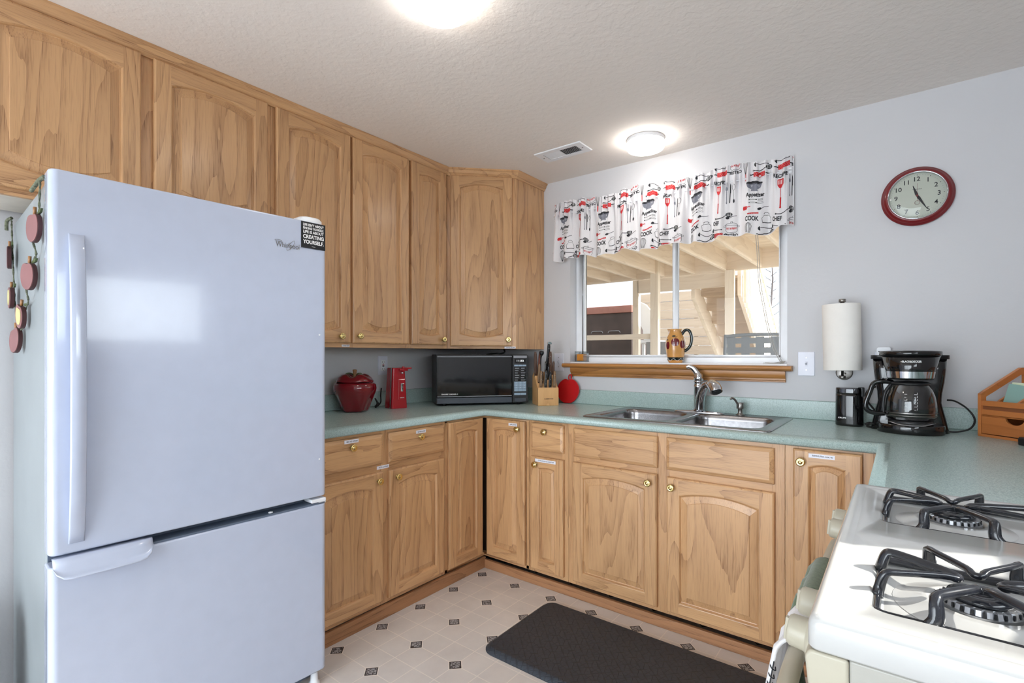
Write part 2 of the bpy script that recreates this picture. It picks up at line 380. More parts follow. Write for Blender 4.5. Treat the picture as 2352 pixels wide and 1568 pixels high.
# ------------------------------------------------------------ room
ZC = 2.372; XR = 3.12; YB = -5.2
m = MB().box(-0.0, XR, YB, 0, -0.02, 0.0); struct(m.build('floor', FLOORM))
m = MB().box(-0.15, XR+0.15, YB-0.15, 0.15, ZC, ZC+0.1); struct(m.build('ceiling', CEILM))
m = MB().box(-0.15, 0, YB, 0.0, 0, ZC); struct(m.build('wall_left', WALLM))
WX0, WX1, WZ0, WZ1 = 0.82, 2.075, 1.172, 2.06
m = MB().box(-0.15, WX0, 0, 0.15, 0, ZC).box(WX1, XR+0.15, 0, 0.15, 0, ZC).box(WX0, WX1, 0, 0.15, 0, WZ0).box(WX0, WX1, 0, 0.15, WZ1, ZC)
struct(m.build('wall_back', WALLM))
RY0, RY1, RZ0, RZ1 = -2.98, -1.45, 1.28, 1.80
m = MB().box(XR, XR+0.15, RY1, 0, 0, ZC).box(XR, XR+0.15, YB, RY0, 0, ZC).box(XR, XR+0.15, RY0, RY1, 0, RZ0).box(XR, XR+0.15, RY0, RY1, RZ1, ZC)
struct(m.build('wall_right', WALLM))
m = MB().box(-0.15, 0.12, YB-0.15, YB, 0, ZC).box(3.00, XR+0.15, YB-0.15, YB, 0, ZC).box(0.12, 3.00, YB-0.15, YB, 2.20, ZC)
struct(m.build('wall_front', WALLM))
m = MB().box(-7, -0.15, 0.0, 0.15, -0.1, 7.0).box(-0.15, XR+0.15, 0.0, 0.15, ZC+0.1, 7.0).box(XR+0.0, XR+0.15, YB-0.15, 0.0, ZC+0.1, 7.0); struct(m.build('wall_upper', WALLM))  # unseen upper storey, added and heightened to keep sky light off the yard
def window(name, axis, a0, a1, z0, z1, c, mull, fw=0.045):
    """vinyl slider: frame, sashes and panes; c = outer plane coordinate"""
    r = bpy.data.objects.new(name, None); COL.objects.link(r); struct(r)
    def B(mb, u0, u1, d0, d1, w0, w1):
        return mb.box(u0, u1, c+d0, c+d1, w0, w1) if axis == 'x' else mb.box(c+d0, c+d1, u0, u1, w0, w1)
    f = MB(); B(f, a0, a0+fw, 0, 0.06, z0, z1); B(f, a1-fw, a1, 0, 0.06, z0, z1); B(f, a0+fw, a1-fw, 0, 0.06, z0, z0+fw*0.7); B(f, a0+fw, a1-fw, 0, 0.06, z1-fw, z1)
    f.build('frame', WHITEP, r, bevel=0.002)
    for k, (u0, u1, dd) in enumerate(((a0+fw, mull+0.02, 0.012), (mull-0.02, a1-fw, 0.034))):
        q = MB(); sw = 0.03
        lo, hi = z0+fw*0.7, z1-fw
        B(q, u0, u0+(0.012 if k == 0 else sw), dd, dd+0.02, lo, hi); B(q, u1-(sw if k == 0 else 0.012), u1, dd, dd+0.02, lo, hi)
        B(q, u0, u1, dd, dd+0.02, lo, lo+0.014); B(q, u0, u1, dd, dd+0.02, hi-0.02, hi)
        s_ = q.build('sash', WHITEP, r, bevel=0.0015)
        g = MB(); B(g, u0+0.008, u1-0.008, dd+0.009, dd+0.012, lo+0.01, hi-0.01); g.build('pane', WGLASS, s_)
    return r
w1 = window('window_1', 'x', WX0, WX1, WZ0+0.008, WZ1, 0.078, 1.475)
m = MB().box(WX0+0.001, WX1-0.001, 0.0, 0.08, WZ0, WZ0+0.008); m.build('window_sill', WHITEP, w1)
poly = [(0.0, 1.171), (-0.042, 1.171), (-0.05, 1.166), (-0.052, 1.158), (-0.048, 1.15), (-0.036, 1.144), (0.0, 1.144)]
m = MB().prism(poly, 0.786, 2.100, 'x'); m.build('stool', SILLW, w1, bevel=0.001)
poly = [(0, 1.144), (-0.028, 1.144), (-0.028, 1.128), (-0.024, 1.115), (-0.016, 1.107), (-0.016, 1.098), (-0.012, 1.096), (-0.012, 1.088), (0, 1.088)]
m = MB().prism(poly, 0.835, 2.070, 'x'); m.build('apron', SILLW, w1, bevel=0.001)
window('window_2', 'y', RY0, RY1, RZ0, RZ1, XR+0.06, -2.24)
window('window_rear_added', 'x', 0.12, 3.00, 0.02, 2.20, YB-0.11, 1.56, fw=0.06)  # unseen glazed opening, added and widened so daylight fills the room
# toe boards and ceiling moulding
m = MB().box(0.605, 0.624, -1.72, -0.612, 0, 0.060); struct(m.build('baseboard_left', TOE_Y, bevel=0.002))
m = MB().box(0.624, 2.47, -0.624, -0.605, 0, 0.048); struct(m.build('baseboard_back', TOE_X, bevel=0.002))
def sweep(mb, path, prof, mi=0):
    """path: xy points; prof: (outward, z); outward is to the right of travel"""
    loops = []
    for i, p in enumerate(path):
        def nr(a, b):
            d = (Vector(b)-Vector(a)).normalized(); return Vector((d.y, -d.x))
        ns = []
        if i > 0: ns.append(nr(path[i-1], p))
        if i < len(path)-1: ns.append(nr(p, path[i+1]))
        n = sum(ns, Vector((0, 0))); n = n/n.length; k = 1/max(0.2, n.dot(ns[0]))
        loops.append([(p[0]+n.x*k*o, p[1]+n.y*k*o, z) for o, z in prof])
    mb.loft(loops, mi, False, (True, True)); return mb
crown = [(0.0, ZC-0.045), (0.008, ZC-0.045), (0.012, ZC-0.036), (0.020, ZC-0.028), (0.024, ZC-0.014), (0.032, ZC-0.008), (0.032, ZC), (0.0, ZC)]
m = sweep(MB(), [(0.31, -2.75), (0.31, -0.615), (0.615, -0.31), (0.615, -0.003)], crown)
struct(m.build('trim_1', OAKY, bevel=0.0008))

# ------------------------------------------------------------ cabinet doors
def door_mesh(w, h, top=0.03, bot=0.0, stile=0.055, rail=0.050, t=0.02, n=14):
    """raised-panel door, front towards -y; slot 0 upright grain, slot 1 cross grain"""
    mb = MB(); st = stile
    def arc(u, rise): return rise*(1-(2*u-1)**2)
    def loop(ins, y):
        a, b = st+ins, w-st-ins; L = []
        for i in range(n+1):
            u = i/n; L.append((a+(b-a)*u, y, rail+ins+bot-arc(u, bot)*1.0))
        for i in range(n+1):
            u = 1-i/n; L.append((a+(b-a)*u, y, h-rail-ins-top+arc(u, top)))
        return L
    L0 = loop(0, -t); N = 2*(n+1)
    # frame face: stiles, rails
    e = 0.007
    def q(vs, mi): mb.add(vs, [tuple(range(len(vs)))], mi)
    zb, zt = L0[0][2], L0[-1][2]
    q([(e, -t, e), (st, -t, e), (st, -t, zb), (st, -t, zt), (st, -t, h-e), (e, -t, h-e)], 0)
    q([(w-st, -t, e), (w-e, -t, e), (w-e, -t, h-e), (w-st, -t, h-e), (w-st, -t, zt), (w-st, -t, zb)], 0)
    for i in range(n):
        a, b = L0[i], L0[i+1]; mb.add([(a[0], -t, e), (b[0], -t, e), b, a], [(0, 1, 2, 3)], 1)
        a, b = L0[n+1+i], L0[n+2+i]; mb.add([b, a, (a[0], -t, h-e), (b[0], -t, h-e)], [(0, 1, 2, 3)], 1)
    # rounded outer edge and back
    O0 = [(e, -t, e), (w-e, -t, e), (w-e, -t, h-e), (e, -t, h-e)]
    O1 = [(0.002, -t+0.003, 0.002), (w-0.002, -t+0.003, 0.002), (w-0.002, -t+0.003, h-0.002), (0.002, -t+0.003, h-0.002)]
    O2 = [(0, -t+0.008, 0), (w, -t+0.008, 0), (w, -t+0.008, h), (0, -t+0.008, h)]
    O3 = [(0.001, 0, 0.001), (w-0.001, 0, 0.001), (w-0.001, 0, h-0.001), (0.001, 0, h-0.001)]
    mb.loft([O0, O1, O2, O3], 0, False, (False, True))
    # sticking, groove, panel bevel, field
    steps = [(0, -t), (0.003, -t+0.001), (0.006, -t+0.005), (0.008, -t+0.010), (0.011, -t+0.011), (0.036, -t+0.0045), (0.0365, -t+0.0025), (0.038, -t+0.0015)]
    if w < 0.24: steps = [(0, -t), (0.003, -t+0.001), (0.006, -t+0.005), (0.008, -t+0.010), (0.010, -t+0.011), (0.024, -t+0.0045), (0.0245, -t+0.0025), (0.026, -t+0.0015)]
    Ls = [loop(a, b) for a, b in steps]; n_ = len(Ls[0])
    for k in range(len(Ls)-1):
        for i in range(n_):
            j = (i+1) % n_
            side = (i == n or i == 2*n+1)
            mb.add([Ls[k][i], Ls[k][j], Ls[k+1][j], Ls[k+1][i]], [(0, 1, 2, 3)], (0 if side else 1) if k < 3 else 0)
    F = Ls[-1]
    for i in range(n):
        mb.add([F[i], F[i+1], F[2*n-i], F[2*n+1-i]], [(0, 1, 2, 3)], 0)
    return mb
def drawer_mesh(w, h, t=0.02):
    mb = MB(); e = 0.016
    A = [(e, -t, e), (w-e, -t, e), (w-e, -t, h-e), (e, -t, h-e)]
    B = [(0.004, -t+0.005, 0.004), (w-0.004, -t+0.005, 0.004), (w-0.004, -t+0.005, h-0.004), (0.004, -t+0.005, h-0.004)]
    C = [(0, -t+0.009, 0), (w, -t+0.009, 0), (w, -t+0.009, h), (0, -t+0.009, h)]
    D = [(0, 0, 0), (w, 0, 0), (w, 0, h), (0, 0, h)]
    mb.loft([A, B, C, D], 0, False, (True, True)); return mb
KPROF = [(0.0085, 0), (0.0085, 0.002), (0.005, 0.004), (0.0045, 0.012), (0.009, 0.0155), (0.0155, 0.018), (0.0165, 0.0205), (0.0155, 0.023), (0.012, 0.0245), (0.0095, 0.0235), (0.0075, 0.0235), (0.0055, 0.0255), (0.0, 0.0262)]
KNOB = None
def knob(parent, x, z, y=-0.02):
    global KNOB
    if KNOB is None:
        KNOB = MB().lathe([(r, -h) for r, h in KPROF], (0, 0, 0), 'y', 24, 0, True, (True, False)); o = KNOB.build('knob', BRASS, parent, (x, y, z)); KNOB = o; return o
    o = KNOB.copy(); COL.objects.link(o); o.parent = parent; o.location = (x, y, z); return o
def sticker(parent, x0, x1, z, txt, y=-0.0208, h=0.0155, size=0.0085, sl=0.0):
    mb = MB(); mb.M = Matrix.Translation(((x0+x1)/2, y, z)) @ Matrix.Rotation(sl, 4, 'Y')
    w = x1-x0; mb.box(-w/2, w/2, 0, 0.0006, -h/2, h/2, 0)
    put_text(mb, txt, Matrix.Translation((w*0.04, -0.0002, 0)) @ UPR, 1, size, min(w*0.78, w*0.78), bold=0.02)
    o = mb.build('sticker', [PAPER, INK], parent, fix=False); o['label'] = 'white paper sticker with small dark lettering'; return o
def door(parent, x0, x1, z0, z1, kn=None, **kw):
    if x1-x0 < 0.24: kw.setdefault('stile', 0.046)
    o = door_mesh(x1-x0, z1-z0, **kw).build('door', [OAKV, OAKX], parent, (x0, 0, z0))
    if kn: knob(o, kn[0]-x0, kn[1]-z0)
    return o
def drawer(parent, x0, x1, z0, z1, kn=None, name='drawer'):
    o = drawer_mesh(x1-x0, z1-z0).build(name, OAKX, parent, (x0, 0, z0))
    if kn: knob(o, kn[0]-x0, kn[1]-z0)
    return o
def frame_and_box(parent, w, z0, z1, depth, stiles, rails, under=False, hollow=False):
    f = MB()
    for a, b in stiles: f.box(a, b, 0, 0.019, z0, z1, 0)
    for a, b, c, d in rails: f.box(a, b, 0.0005, 0.0185, c, d, 1)
    f.build('face_frame', [OAKV, OAKX], parent, bevel=0.0008)
    if hollow: b = MB().box(0.001, 0.017, 0.019, depth, z0, z1-0.001, 0).box(w-0.017, w-0.001, 0.019, depth, z0, z1-0.001, 0).box(0.017, w-0.017, 0.019, depth, z0, z0+0.016, 0).box(0.017, w-0.017, depth-0.006, depth, z0+0.016, z1-0.001, 0)
    else: b = MB().box(0.001, w-0.001, 0.019, depth, z0+(0.012 if under else 0), z1-0.001, 0)
    if under: b.box(0.001, w-0.001, 0.019, depth, z0+0.008, z0+0.012, 1)
    b.build('carcass', [OAKV, MELA], parent)

# ---- base cabinets (local x along the front, front towards local -y)
DZ0, DZ1, RZ_0, RZ_1, FB, FT = 0.085, 0.686, 0.716, 0.860, 0.0645, 0.876
A90 = PI/2
c = root('base_cabinet', 'oak base cabinet beside the refrigerator with two drawers over two doors', 'cabinet', (0.61, -1.72, 0), A90)
W_ = 0.79
frame_and_box(c, W_, FB, FT, 0.60, [(0, 0.04), (0.373, 0.416), (0.766, W_)], [(0.04, 0.373, 0.86, FT), (0.416, 0.766, 0.86, FT), (0.04, 0.373, 0.684, 0.725), (0.416, 0.766, 0.684, 0.725), (0.04, 0.373, FB, 0.095), (0.416, 0.766, FB, 0.095)])
Y0 = -1.72
d = drawer(c, 0.018, -1.342-Y0, RZ_0+0.006, RZ_1, (-1.517-Y0, 0.822)); sticker(d, -1.552-Y0-0.018, -1.480-Y0-0.018, 0.851-RZ_0-0.006-0.002, 'MISC AND OPENERS')
d = drawer(c, -1.309-Y0, -0.945-Y0, RZ_0+0.004, RZ_1, (-1.124-Y0, 0.820)); sticker(d, -1.147+1.309, -1.083+1.309, 0.846-RZ_0-0.006, 'SILVERWARE')
d = door(c, 0.018, -1.342-Y0, DZ0, DZ1, (-1.375-Y0, 0.648), top=0.020)
d = door(c, -1.309-Y0, -0.947-Y0, DZ0, DZ1, (-1.266-Y0, 0.649), top=0.020)
sticker(c, -1.367-Y0, -1.297-Y0, 0.703, 'POTS and PANS', y=-0.0008)
# corner cabinet: two folding doors meeting at the inner corner
c = root('corner_base_cabinet', 'oak corner base cabinet with two tall narrow doors meeting in the inside corner', 'cabinet', (0, 0, 0))
m = MB().box(0.591, 0.61, -0.93, -0.61, FB, 0.084, 1).box(0.591, 0.61, -0.93, -0.61, 0.862, FT, 1).box(0.591, 0.61, -0.93, -0.912, FB, FT, 0)
m.box(0.591, 0.93, -0.61, -0.591, FB, 0.084, 2).box(0.591, 0.93, -0.61, -0.591, 0.862, FT, 2).box(0.913, 0.93, -0.61, -0.591, FB, FT, 0)
m.build('face_frame', [OAKV, OAKY, OAKX], c, bevel=0.0008)
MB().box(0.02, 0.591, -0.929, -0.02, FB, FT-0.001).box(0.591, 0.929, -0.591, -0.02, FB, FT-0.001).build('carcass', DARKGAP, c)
o = door_mesh(0.272, 0.782, top=0.012, stile=0.05).build('door', [OAKV, OAKX], c, (0.61, -0.913, 0.083), A90)
o = door_mesh(0.272, 0.782, top=0.012, stile=0.05).build('door', [OAKV, OAKX], c, (0.640, -0.61, 0.083), 0)
knob(o, 0.871-0.640, 0.821-0.083); sticker(o, 0.805-0.640, 0.864-0.640, 0.839-0.083+0.003, 'APPLIANCES', sl=0)
# narrow cabinet
c = root('base_cabinet', 'narrow oak base cabinet with one small drawer over one slim door', 'cabinet', (0.931, -0.61, 0), 0)
frame_and_box(c, 0.247, FB, FT, 0.60, [(0, 0.034), (0.21, 0.247)], [(0.034, 0.21, 0.862, FT), (0.034, 0.21, 0.684, 0.725), (0.034, 0.21, FB, 0.095)])
drawer(c, 0.021, 0.225, 0.718, 0.862, (1.048-0.931, 0.822))
d = door(c, 0.021, 0.226, DZ0, DZ1, (0.989-0.931, 0.645), top=0.007, stile=0.05)
sticker(d, 0.984-0.952, 1.113-0.952, 0.6675-DZ0, 'CUTTING BOARDS and COOKIE TRAYS')
# sink cabinet
c = root('sink_cabinet', 'wide oak sink base cabinet with two false drawer fronts over two arched doors', 'cabinet', (1.179, -0.61, 0), 0)
X0 = 1.179; W_ = 0.985
frame_and_box(c, W_, FB, FT, 0.60, [(0, 0.045), (0.465, 0.525), (0.94, W_)], [(0.045, 0.465, 0.852, FT), (0.525, 0.94, 0.852, FT), (0.045, 0.465, 0.675, 0.725), (0.525, 0.94, 0.675, 0.725), (0.045, 0.465, FB, 0.098), (0.525, 0.94, FB, 0.098)], hollow=True)
drawer(c, 1.214-X0, 1.652-X0, 0.714, 0.857, name='false_front'); drawer(c, 1.694-X0, 2.128-X0, 0.714, 0.857, name='false_front')
door(c, 1.212-X0, 1.652-X0, DZ0, DZ1, (1.615-X0, 0.645), top=0.021); door(c, 1.696-X0, 2.130-X0, DZ0-0.003, DZ1-0.003, (1.722-X0, 0.641), top=0.023)
c = root('base_cabinet', 'oak base cabinet half hidden behind the range with a baking sticker on its door', 'cabinet', (2.165, -0.61, 0), 0)
frame_and_box(c, 0.30, FB, FT, 0.60, [(0, 0.045), (0.25, 0.30)], [(0.045, 0.25, 0.862, FT), (0.045, 0.25, FB, 0.098)])
d = door(c, 2.194-2.165, 0.25, DZ0, 0.866, (2.222-2.165, 0.820), top=0.012, stile=0.05)
sticker(d, 2.247-2.194, 2.331-2.194, 0.846-DZ0, 'BAKING, flour, sugar, etc', sl=0.0)
# return run behind the range
c = root('base_cabinet', 'plain oak base cabinet under the right-hand counter beside the range', 'cabinet', (2.485, -0.612, 0), -A90)
frame_and_box(c, 0.74, 0.0, FT, 0.62, [(0, 0.05), (0.69, 0.74)], [(0.05, 0.69, 0.85, FT), (0.05, 0.69, 0.0, 0.1)])
door(c, 0.06, 0.68, 0.11, 0.84, (0.10, 0.78), top=0.036)

# ---- wall cabinets
UB, UT = 1.263, ZC-0.004
def uppers(y0, y1, z0, spec, label, name='wall_cabinet'):
    c = root(name, label, 'cabinet', (0.31, y0, 0), A90); w = y1-y0
    st = [(0, max(0.012, spec[0][0]-y0+0.012))]
    for a, b in zip(spec[:-1], spec[1:]): st.append((a[1]-y0-0.012, b[0]-y0+0.012))
    st.append((spec[-1][1]-y0-0.012, w))
    rl = [(s[0]-y0, s[1]-y0, z0, z0+0.04) for s in spec]+[(s[0]-y0, s[1]-y0, UT-0.055, UT) for s in spec]
    frame_and_box(c, w, z0, UT, 0.29, st, rl, under=True)
    out = []
    for s in spec:
        out.append(door(c, s[0]-y0, s[1]-y0, z0+0.022, 2.331, (s[2]-y0, s[3]) if len(s) > 2 else None, top=s[4], bot=s[4]))
    return c, out
uppers(-2.66, -1.7115, 1.728, [(-2.632, -2.195, -2.23, 1.78, 0.028), (-2.157, -1.729, -2.12, 1.78, 0.026)], 'short oak wall cabinet above the refrigerator with two doors')
c, _ = uppers(-1.711, -0.923, UB, [(-1.694, -1.311, -1.372, 1.318, 0.022), (-1.299, -0.930, -1.266, 1.322, 0.022)], 'tall oak wall cabinet with two doors, its left part behind the refrigerator')
sticker(c, -1.352+1.711, -1.307+1.711, 1.2715, 'DISHES', y=-0.0008, h=0.011, size=0.007)
uppers(-0.9225, -0.6155, UB, [(-0.912, -0.633, -0.673, 1.319, 0.012)], 'narrow single-door oak wall cabinet left of the diagonal corner cabinet')
c = root('corner_wall_cabinet', 'diagonal oak corner wall cabinet above the microwave', 'cabinet', (0.31, -0.615, 0), PI/4)
f = MB().box(0.0, 0.022, -0.0, 0.019, UB, UT, 0).box(0.395, 0.4315, 0, 0.019, UB, UT, 0).box(0.022, 0.395, 0.0005, 0.0185, UB, UB+0.04, 1).box(0.022, 0.395, 0.0005, 0.0185, UT-0.055, UT, 1)
f.build('face_frame', [OAKV, OAKX], c, bevel=0.0008)
mi = (Matrix.Translation((0.31, -0.615, 0)) @ Matrix.Rotation(PI/4, 4, 'Z')).inverted()
b = MB(); b.M = mi; pl = [(0.012, -0.6145), (0.302, -0.6145), (0.615-0.0, -0.3015), (0.615, -0.002), (0.012, -0.002)]
b.prism(pl, UB+0.001, UT, 'z', 0); b.build('carcass', [OAKV], c)
b = MB(); b.M = mi; b.box(0.594, 0.616, -0.309, -0.002, UB-0.001, UT, 0); b.build('end_panel', [OAKV], c)
d = door(c, 0.02, 0.403, UB+0.016, 2.331, (0.378, 1.320), top=0.024, bot=0.024)
sticker(c, 0.357, 0.427, 1.2705, 'CRYSTAL GLASSES', y=-0.0008, h=0.012, size=0.007)

# ------------------------------------------------------------ countertop
CT = 0.914
m = MB(); path = [(0.635, -1.722), (0.635, -0.635), (2.459, -0.635), (2.459, -1.362)]
nose = [(-0.035, CT), (-0.020, CT-0.0004), (-0.010, CT-0.0022), (-0.004, CT-0.0055), (-0.0006, CT-0.010), (0.0005, CT-0.016), (0.0, CT-0.030), (-0.002, CT-0.035), (-0.006, CT-0.038), (-0.035, CT-0.038)]
sweep(m, path, nose)
for i in range(len(m.sm)): m.sm[i] = True
SX0, SX1, SY0, SY1 = 1.262, 2.09, -0.575, -0.062
def slab(a, b, c_, d_): m.box(a, b, c_, d_, CT-0.036, CT)
slab(0.0, 0.60, -1.722, -0.60); slab(0.0, SX0, -0.60, -0.0); slab(SX0, SX1, -0.60, SY0); slab(SX0, SX1, SY1, 0.0); slab(SX1, XR, -0.60, 0.0); slab(2.494, XR, -1.362, -0.60)
ct = m.build('countertop', LAMIN, None, fix=True); tag(ct, 'sea-green speckled laminate countertop running round three sides', 'countertop')
m = MB()
bp = [(0.0, CT), (0.0, CT+0.09), (-0.014, CT+0.09), (-0.018, CT+0.087), (-0.019, CT+0.08), (-0.019, CT)]
bs = MB().box(0.0, 0.019, -1.722, 0.0, CT, CT+0.09).box(0.0, XR, -0.019, 0.0, CT, CT+0.09).box(XR-0.019, XR, -1.362, 0, CT, CT+0.09)
bs.build('backsplash', LAMIN, ct, bevel=0.004)

# ------------------------------------------------------------ sink
c = root('sink', 'double-bowl stainless steel drop-in sink', 'sink', (0, 0, 0))
cx0, cx1, cy0, cy1 = 1.242, 2.110, -0.598, -0.040; zr = CT+0.005; mid = 1.672
m = MB(); n = 6
def lp(pts, z): return [(p[0], p[1], z) for p in pts]
outer = rrect((cx0+cx1)/2, (cy0+cy1)/2, cx1-cx0, cy1-cy0, 0.03, n)
o2 = rrect((cx0+cx1)/2, (cy0+cy1)/2, cx1-cx0-0.012, cy1-cy0-0.012, 0.026, n)
o3 = rrect((cx0+cx1)/2, (cy0+cy1)/2, cx1-cx0-0.02, cy1-cy0-0.02, 0.024, n)
m.loft([lp(outer, CT), lp(outer, CT+0.002), lp(o2, zr+0.001), lp(o3, zr-0.001)], 0, True, (False, False))
for bx0, bx1 in ((cx0+0.01, mid), (mid, cx1-0.01)):
    L = bx0 < 1.3
    hole = rrect((bx0+bx1)/2+(0.012 if L else -0.012), -0.345, bx1-bx0-0.062, 0.40, 0.06, n)
    # plate half
    half = rrect((bx0+bx1)/2, (cy0+cy1)/2, bx1-bx0, cy1-cy0-0.02, 0.0005, n)
    hcx, hcy = (bx0+bx1)/2+(0.012 if L else -0.012), -0.345
    if L: half = [(p[0], p[1]) for p in half]
    hw, hh = bx1-bx0-0.062, 0.40
    m.loft([lp(half, zr-0.001), lp(hole, zr-0.001), lp(rrect(hcx, hcy, hw-0.008, hh-0.008, 0.058, n), zr-0.006),
            lp(rrect(hcx, hcy, hw-0.012, hh-0.012, 0.056, n), CT-0.02), lp(rrect(hcx, hcy, hw-0.03, hh-0.03, 0.05, n), CT-0.15),
            lp(rrect(hcx, hcy, hw-0.07, hh-0.07, 0.05, n), CT-0.178), lp(rrect(hcx, hcy, 0.10, 0.10, 0.045, n), CT-0.185)], 0, True, (False, True))
m.build('basin', STEEL, c, fix=True)
for hx in (1.466, 1.875):
    MB().lathe([(0.043, CT-0.1845), (0.043, CT-0.183), (0.034, CT-0.1825), (0.03, CT-0.184)], (hx, -0.345, 0), 'z', 28).build('drain', CHROME, c)
# faucet
fx, fy = 1.668, -0.088; zf = zr-0.001
c = root('kitchen_faucet', 'chrome single-lever pull-out kitchen faucet at the back of the sink', 'faucet', (fx, fy, zf))
m = MB().loft([lp(rrect(0, 0, 0.262, 0.056, 0.027, 6), 0), lp(rrect(0, 0, 0.262, 0.056, 0.027, 6), 0.004), lp(rrect(0, 0, 0.235, 0.046, 0.022, 6), 0.010), lp(rrect(0, 0, 0.09, 0.044, 0.02, 6), 0.013)], 0, True, (True, True)); m.build('base_plate', CHROME, c)
m = MB().lathe([(0.030, 0.010), (0.030, 0.016), (0.026, 0.018), (0.0245, 0.03), (0.0235, 0.135), (0.0245, 0.137), (0.0245, 0.142), (0.0225, 0.144), (0.0225, 0.162), (0.0245, 0.164), (0.0235, 0.168)], (0, 0, 0), 'z', 32); m.build('body', CHROME, c)
hd = MB().lathe([(0.0235, 0.168), (0.024, 0.185), (0.021, 0.200), (0.014, 0.210), (0, 0.213)], (0, 0, 0), 'z', 28)
hd.tube(spline([(0.004, 0.004, 0.190), (-0.012, 0.004, 0.212), (-0.028, 0.0, 0.234), (-0.046, -0.004, 0.243), (-0.062, -0.008, 0.240)], 6), [0.019]*3+[0.017-0.0004*i for i in range(22)], 12, flat=0.55); hd.build('lever_handle', CHROME, c)
sp = spline([(0.008, -0.010, 0.018), (0.014, -0.018, 0.070), (0.030, -0.034, 0.115), (0.056, -0.060, 0.148), (0.082, -0.086, 0.160)], 7)
MB().tube(sp, [0.026-0.009*(i/28) for i in range(len(sp))], 18).build('spout', CHROME, c)
sh = spline([(0.078, -0.082, 0.161), (0.096, -0.100, 0.158), (0.118, -0.120, 0.142), (0.128, -0.130, 0.122)], 6)
k = len(sh)-1
MB().tube(sh, [0.0185+0.013*math.sin(min(1, i/k)*PI*0.62) for i in range(k+1)], 18).build('spray_head', CHROME, c)
e = Vector(sh[-1]); dr = (e-Vector(sh[-2])).normalized()
MB().tube([e+dr*0.0005, e+dr*0.005], [0.024, 0.022], 18).build('spray_face', BLACKM, c)
c = root('soap_dispenser', 'small grey metal soap dispenser with curved nozzle beside the faucet', 'dispenser', (1.874, -0.078, zf))
MB().lathe([(0.022, 0), (0.022, 0.003), (0.014, 0.008), (0.011, 0.012), (0.011, 0.032), (0.017, 0.034), (0.0175, 0.036), (0.0175, 0.062), (0.016, 0.064), (0, 0.064)], (0, 0, 0), 'z', 24).build('body', SATIN, c)
MB().tube(spline([(-0.004, -0.016, 0.046), (-0.010, -0.020, 0.062), (-0.018, -0.030, 0.080), (-0.028, -0.045, 0.088), (-0.034, -0.052, 0.083)], 5), 0.0055, 10).build('nozzle', SATIN, c)

# ------------------------------------------------------------ refrigerator
FR = math.radians(2.5); FW = 0.775; FH = 1.712
fr = root('refrigerator', 'large white bottom-freezer refrigerator', 'refrigerator', (0.82, -1.754, 0), -FR)
# local: x outward from the front (front plane x=0), y from -FW (near side) to 0
def slabz(mb, x0, x1, y0, y1, z0, z1, r, mi=0):
    """door slab whose front vertical edges are rounded"""
    n = 6; pl = [(x0, y0), (x0, y1)]
    for i in range(n+1):
        a = PI/2-PI/2*i/n; pl.append((x1-r+r*math.cos(a), y1-r+r*math.sin(a)))
    pl = [(x0, y0), (x0, y1)][::-1]
    P_ = [(x0, y1), (x0, y0)]
    for i in range(n+1):
        a = -PI/2+PI/2*i/n; P_.append((x1-r+r*math.cos(a), y0+r+r*math.sin(a)))
    for i in range(n+1):
        a = PI/2*i/n; P_.append((x1-r+r*math.cos(a), y1-r+r*math.sin(a)))
    mb.prism(P_, z0, z1, 'z', mi, False); return mb
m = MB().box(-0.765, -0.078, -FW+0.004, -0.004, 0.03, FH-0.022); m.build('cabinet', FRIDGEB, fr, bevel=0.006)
m = MB().box(-0.079, -0.070, -FW+0.008, -0.008, 0.06, FH-0.03); m.build('gasket', GASKET, fr)
dd = slabz(MB(), -0.070, 0, -FW, 0, 0.701, FH, 0.020).build('refrigerator_door', FRIDGE, fr, bevel=0.007, seg=3)
fd = slabz(MB(), -0.070, 0, -FW, 0, 0.055, 0.672, 0.020).build('freezer_door', FRIDGE, fr, bevel=0.006, seg=3)
# long door handle: a slim wedge standing off the door
def hnd(u, v):
    pass
HL = []
for z, pr, wd in ((0.728, 0.002, 0.034), (0.76, 0.012, 0.034), (0.85, 0.026, 0.034), (1.0, 0.035, 0.034), (1.15, 0.037, 0.034), (1.30, 0.034, 0.034), (1.42, 0.026, 0.034), (1.50, 0.014, 0.034), (1.546, 0.002, 0.034)):
    y0 = -0.737; HL.append([(0.0, y0+0.006, z), (pr*0.9, y0, z), (pr, y0+0.004, z), (pr+0.001, y0+wd-0.003, z), (pr*0.9, y0+wd, z), (0.0, y0+wd-0.012, z)])
MB().loft(HL, 0, True).build('handle', FRIDGE, dd, bevel=0.0)
# freezer pull: scooped lip along the top edge
pr = [(-0.010, 0.692), (0.004, 0.690), (0.014, 0.684), (0.020, 0.668), (0.028, 0.652), (0.038, 0.645), (0.043, 0.647), (0.043, 0.651), (0.036, 0.654), (0.027, 0.664), (0.020, 0.682), (0.012, 0.694), (-0.010, 0.697)]
L = []
for y, k in ((-0.768, 0.25), (-0.762, 0.62), (-0.750, 0.9), (-0.735, 1.0), (-0.590, 1.0), (-0.572, 0.92), (-0.558, 0.6), (-0.550, 0.15)):
    L.append([(-0.010+(p[0]+0.010)*(0.35+0.65*k), y, 0.694+(p[1]-0.694)*(0.3+0.7*k)) for p in pr])
MB().loft(L, 0, True).build('freezer_handle', FRIDGE, fd)
MB().box(-0.060, -0.004, -0.548, -0.006, 0.672, 0.678).build('trim_strip', GASKET, fd)
m = MB().box(-0.055, 0.001, -0.060, -0.004, 0.681, 0.694).box(-0.05, -0.004, -0.03, -0.002, 0.673, 0.681); m.build('centre_hinge', WHITEP, fr, bevel=0.002)
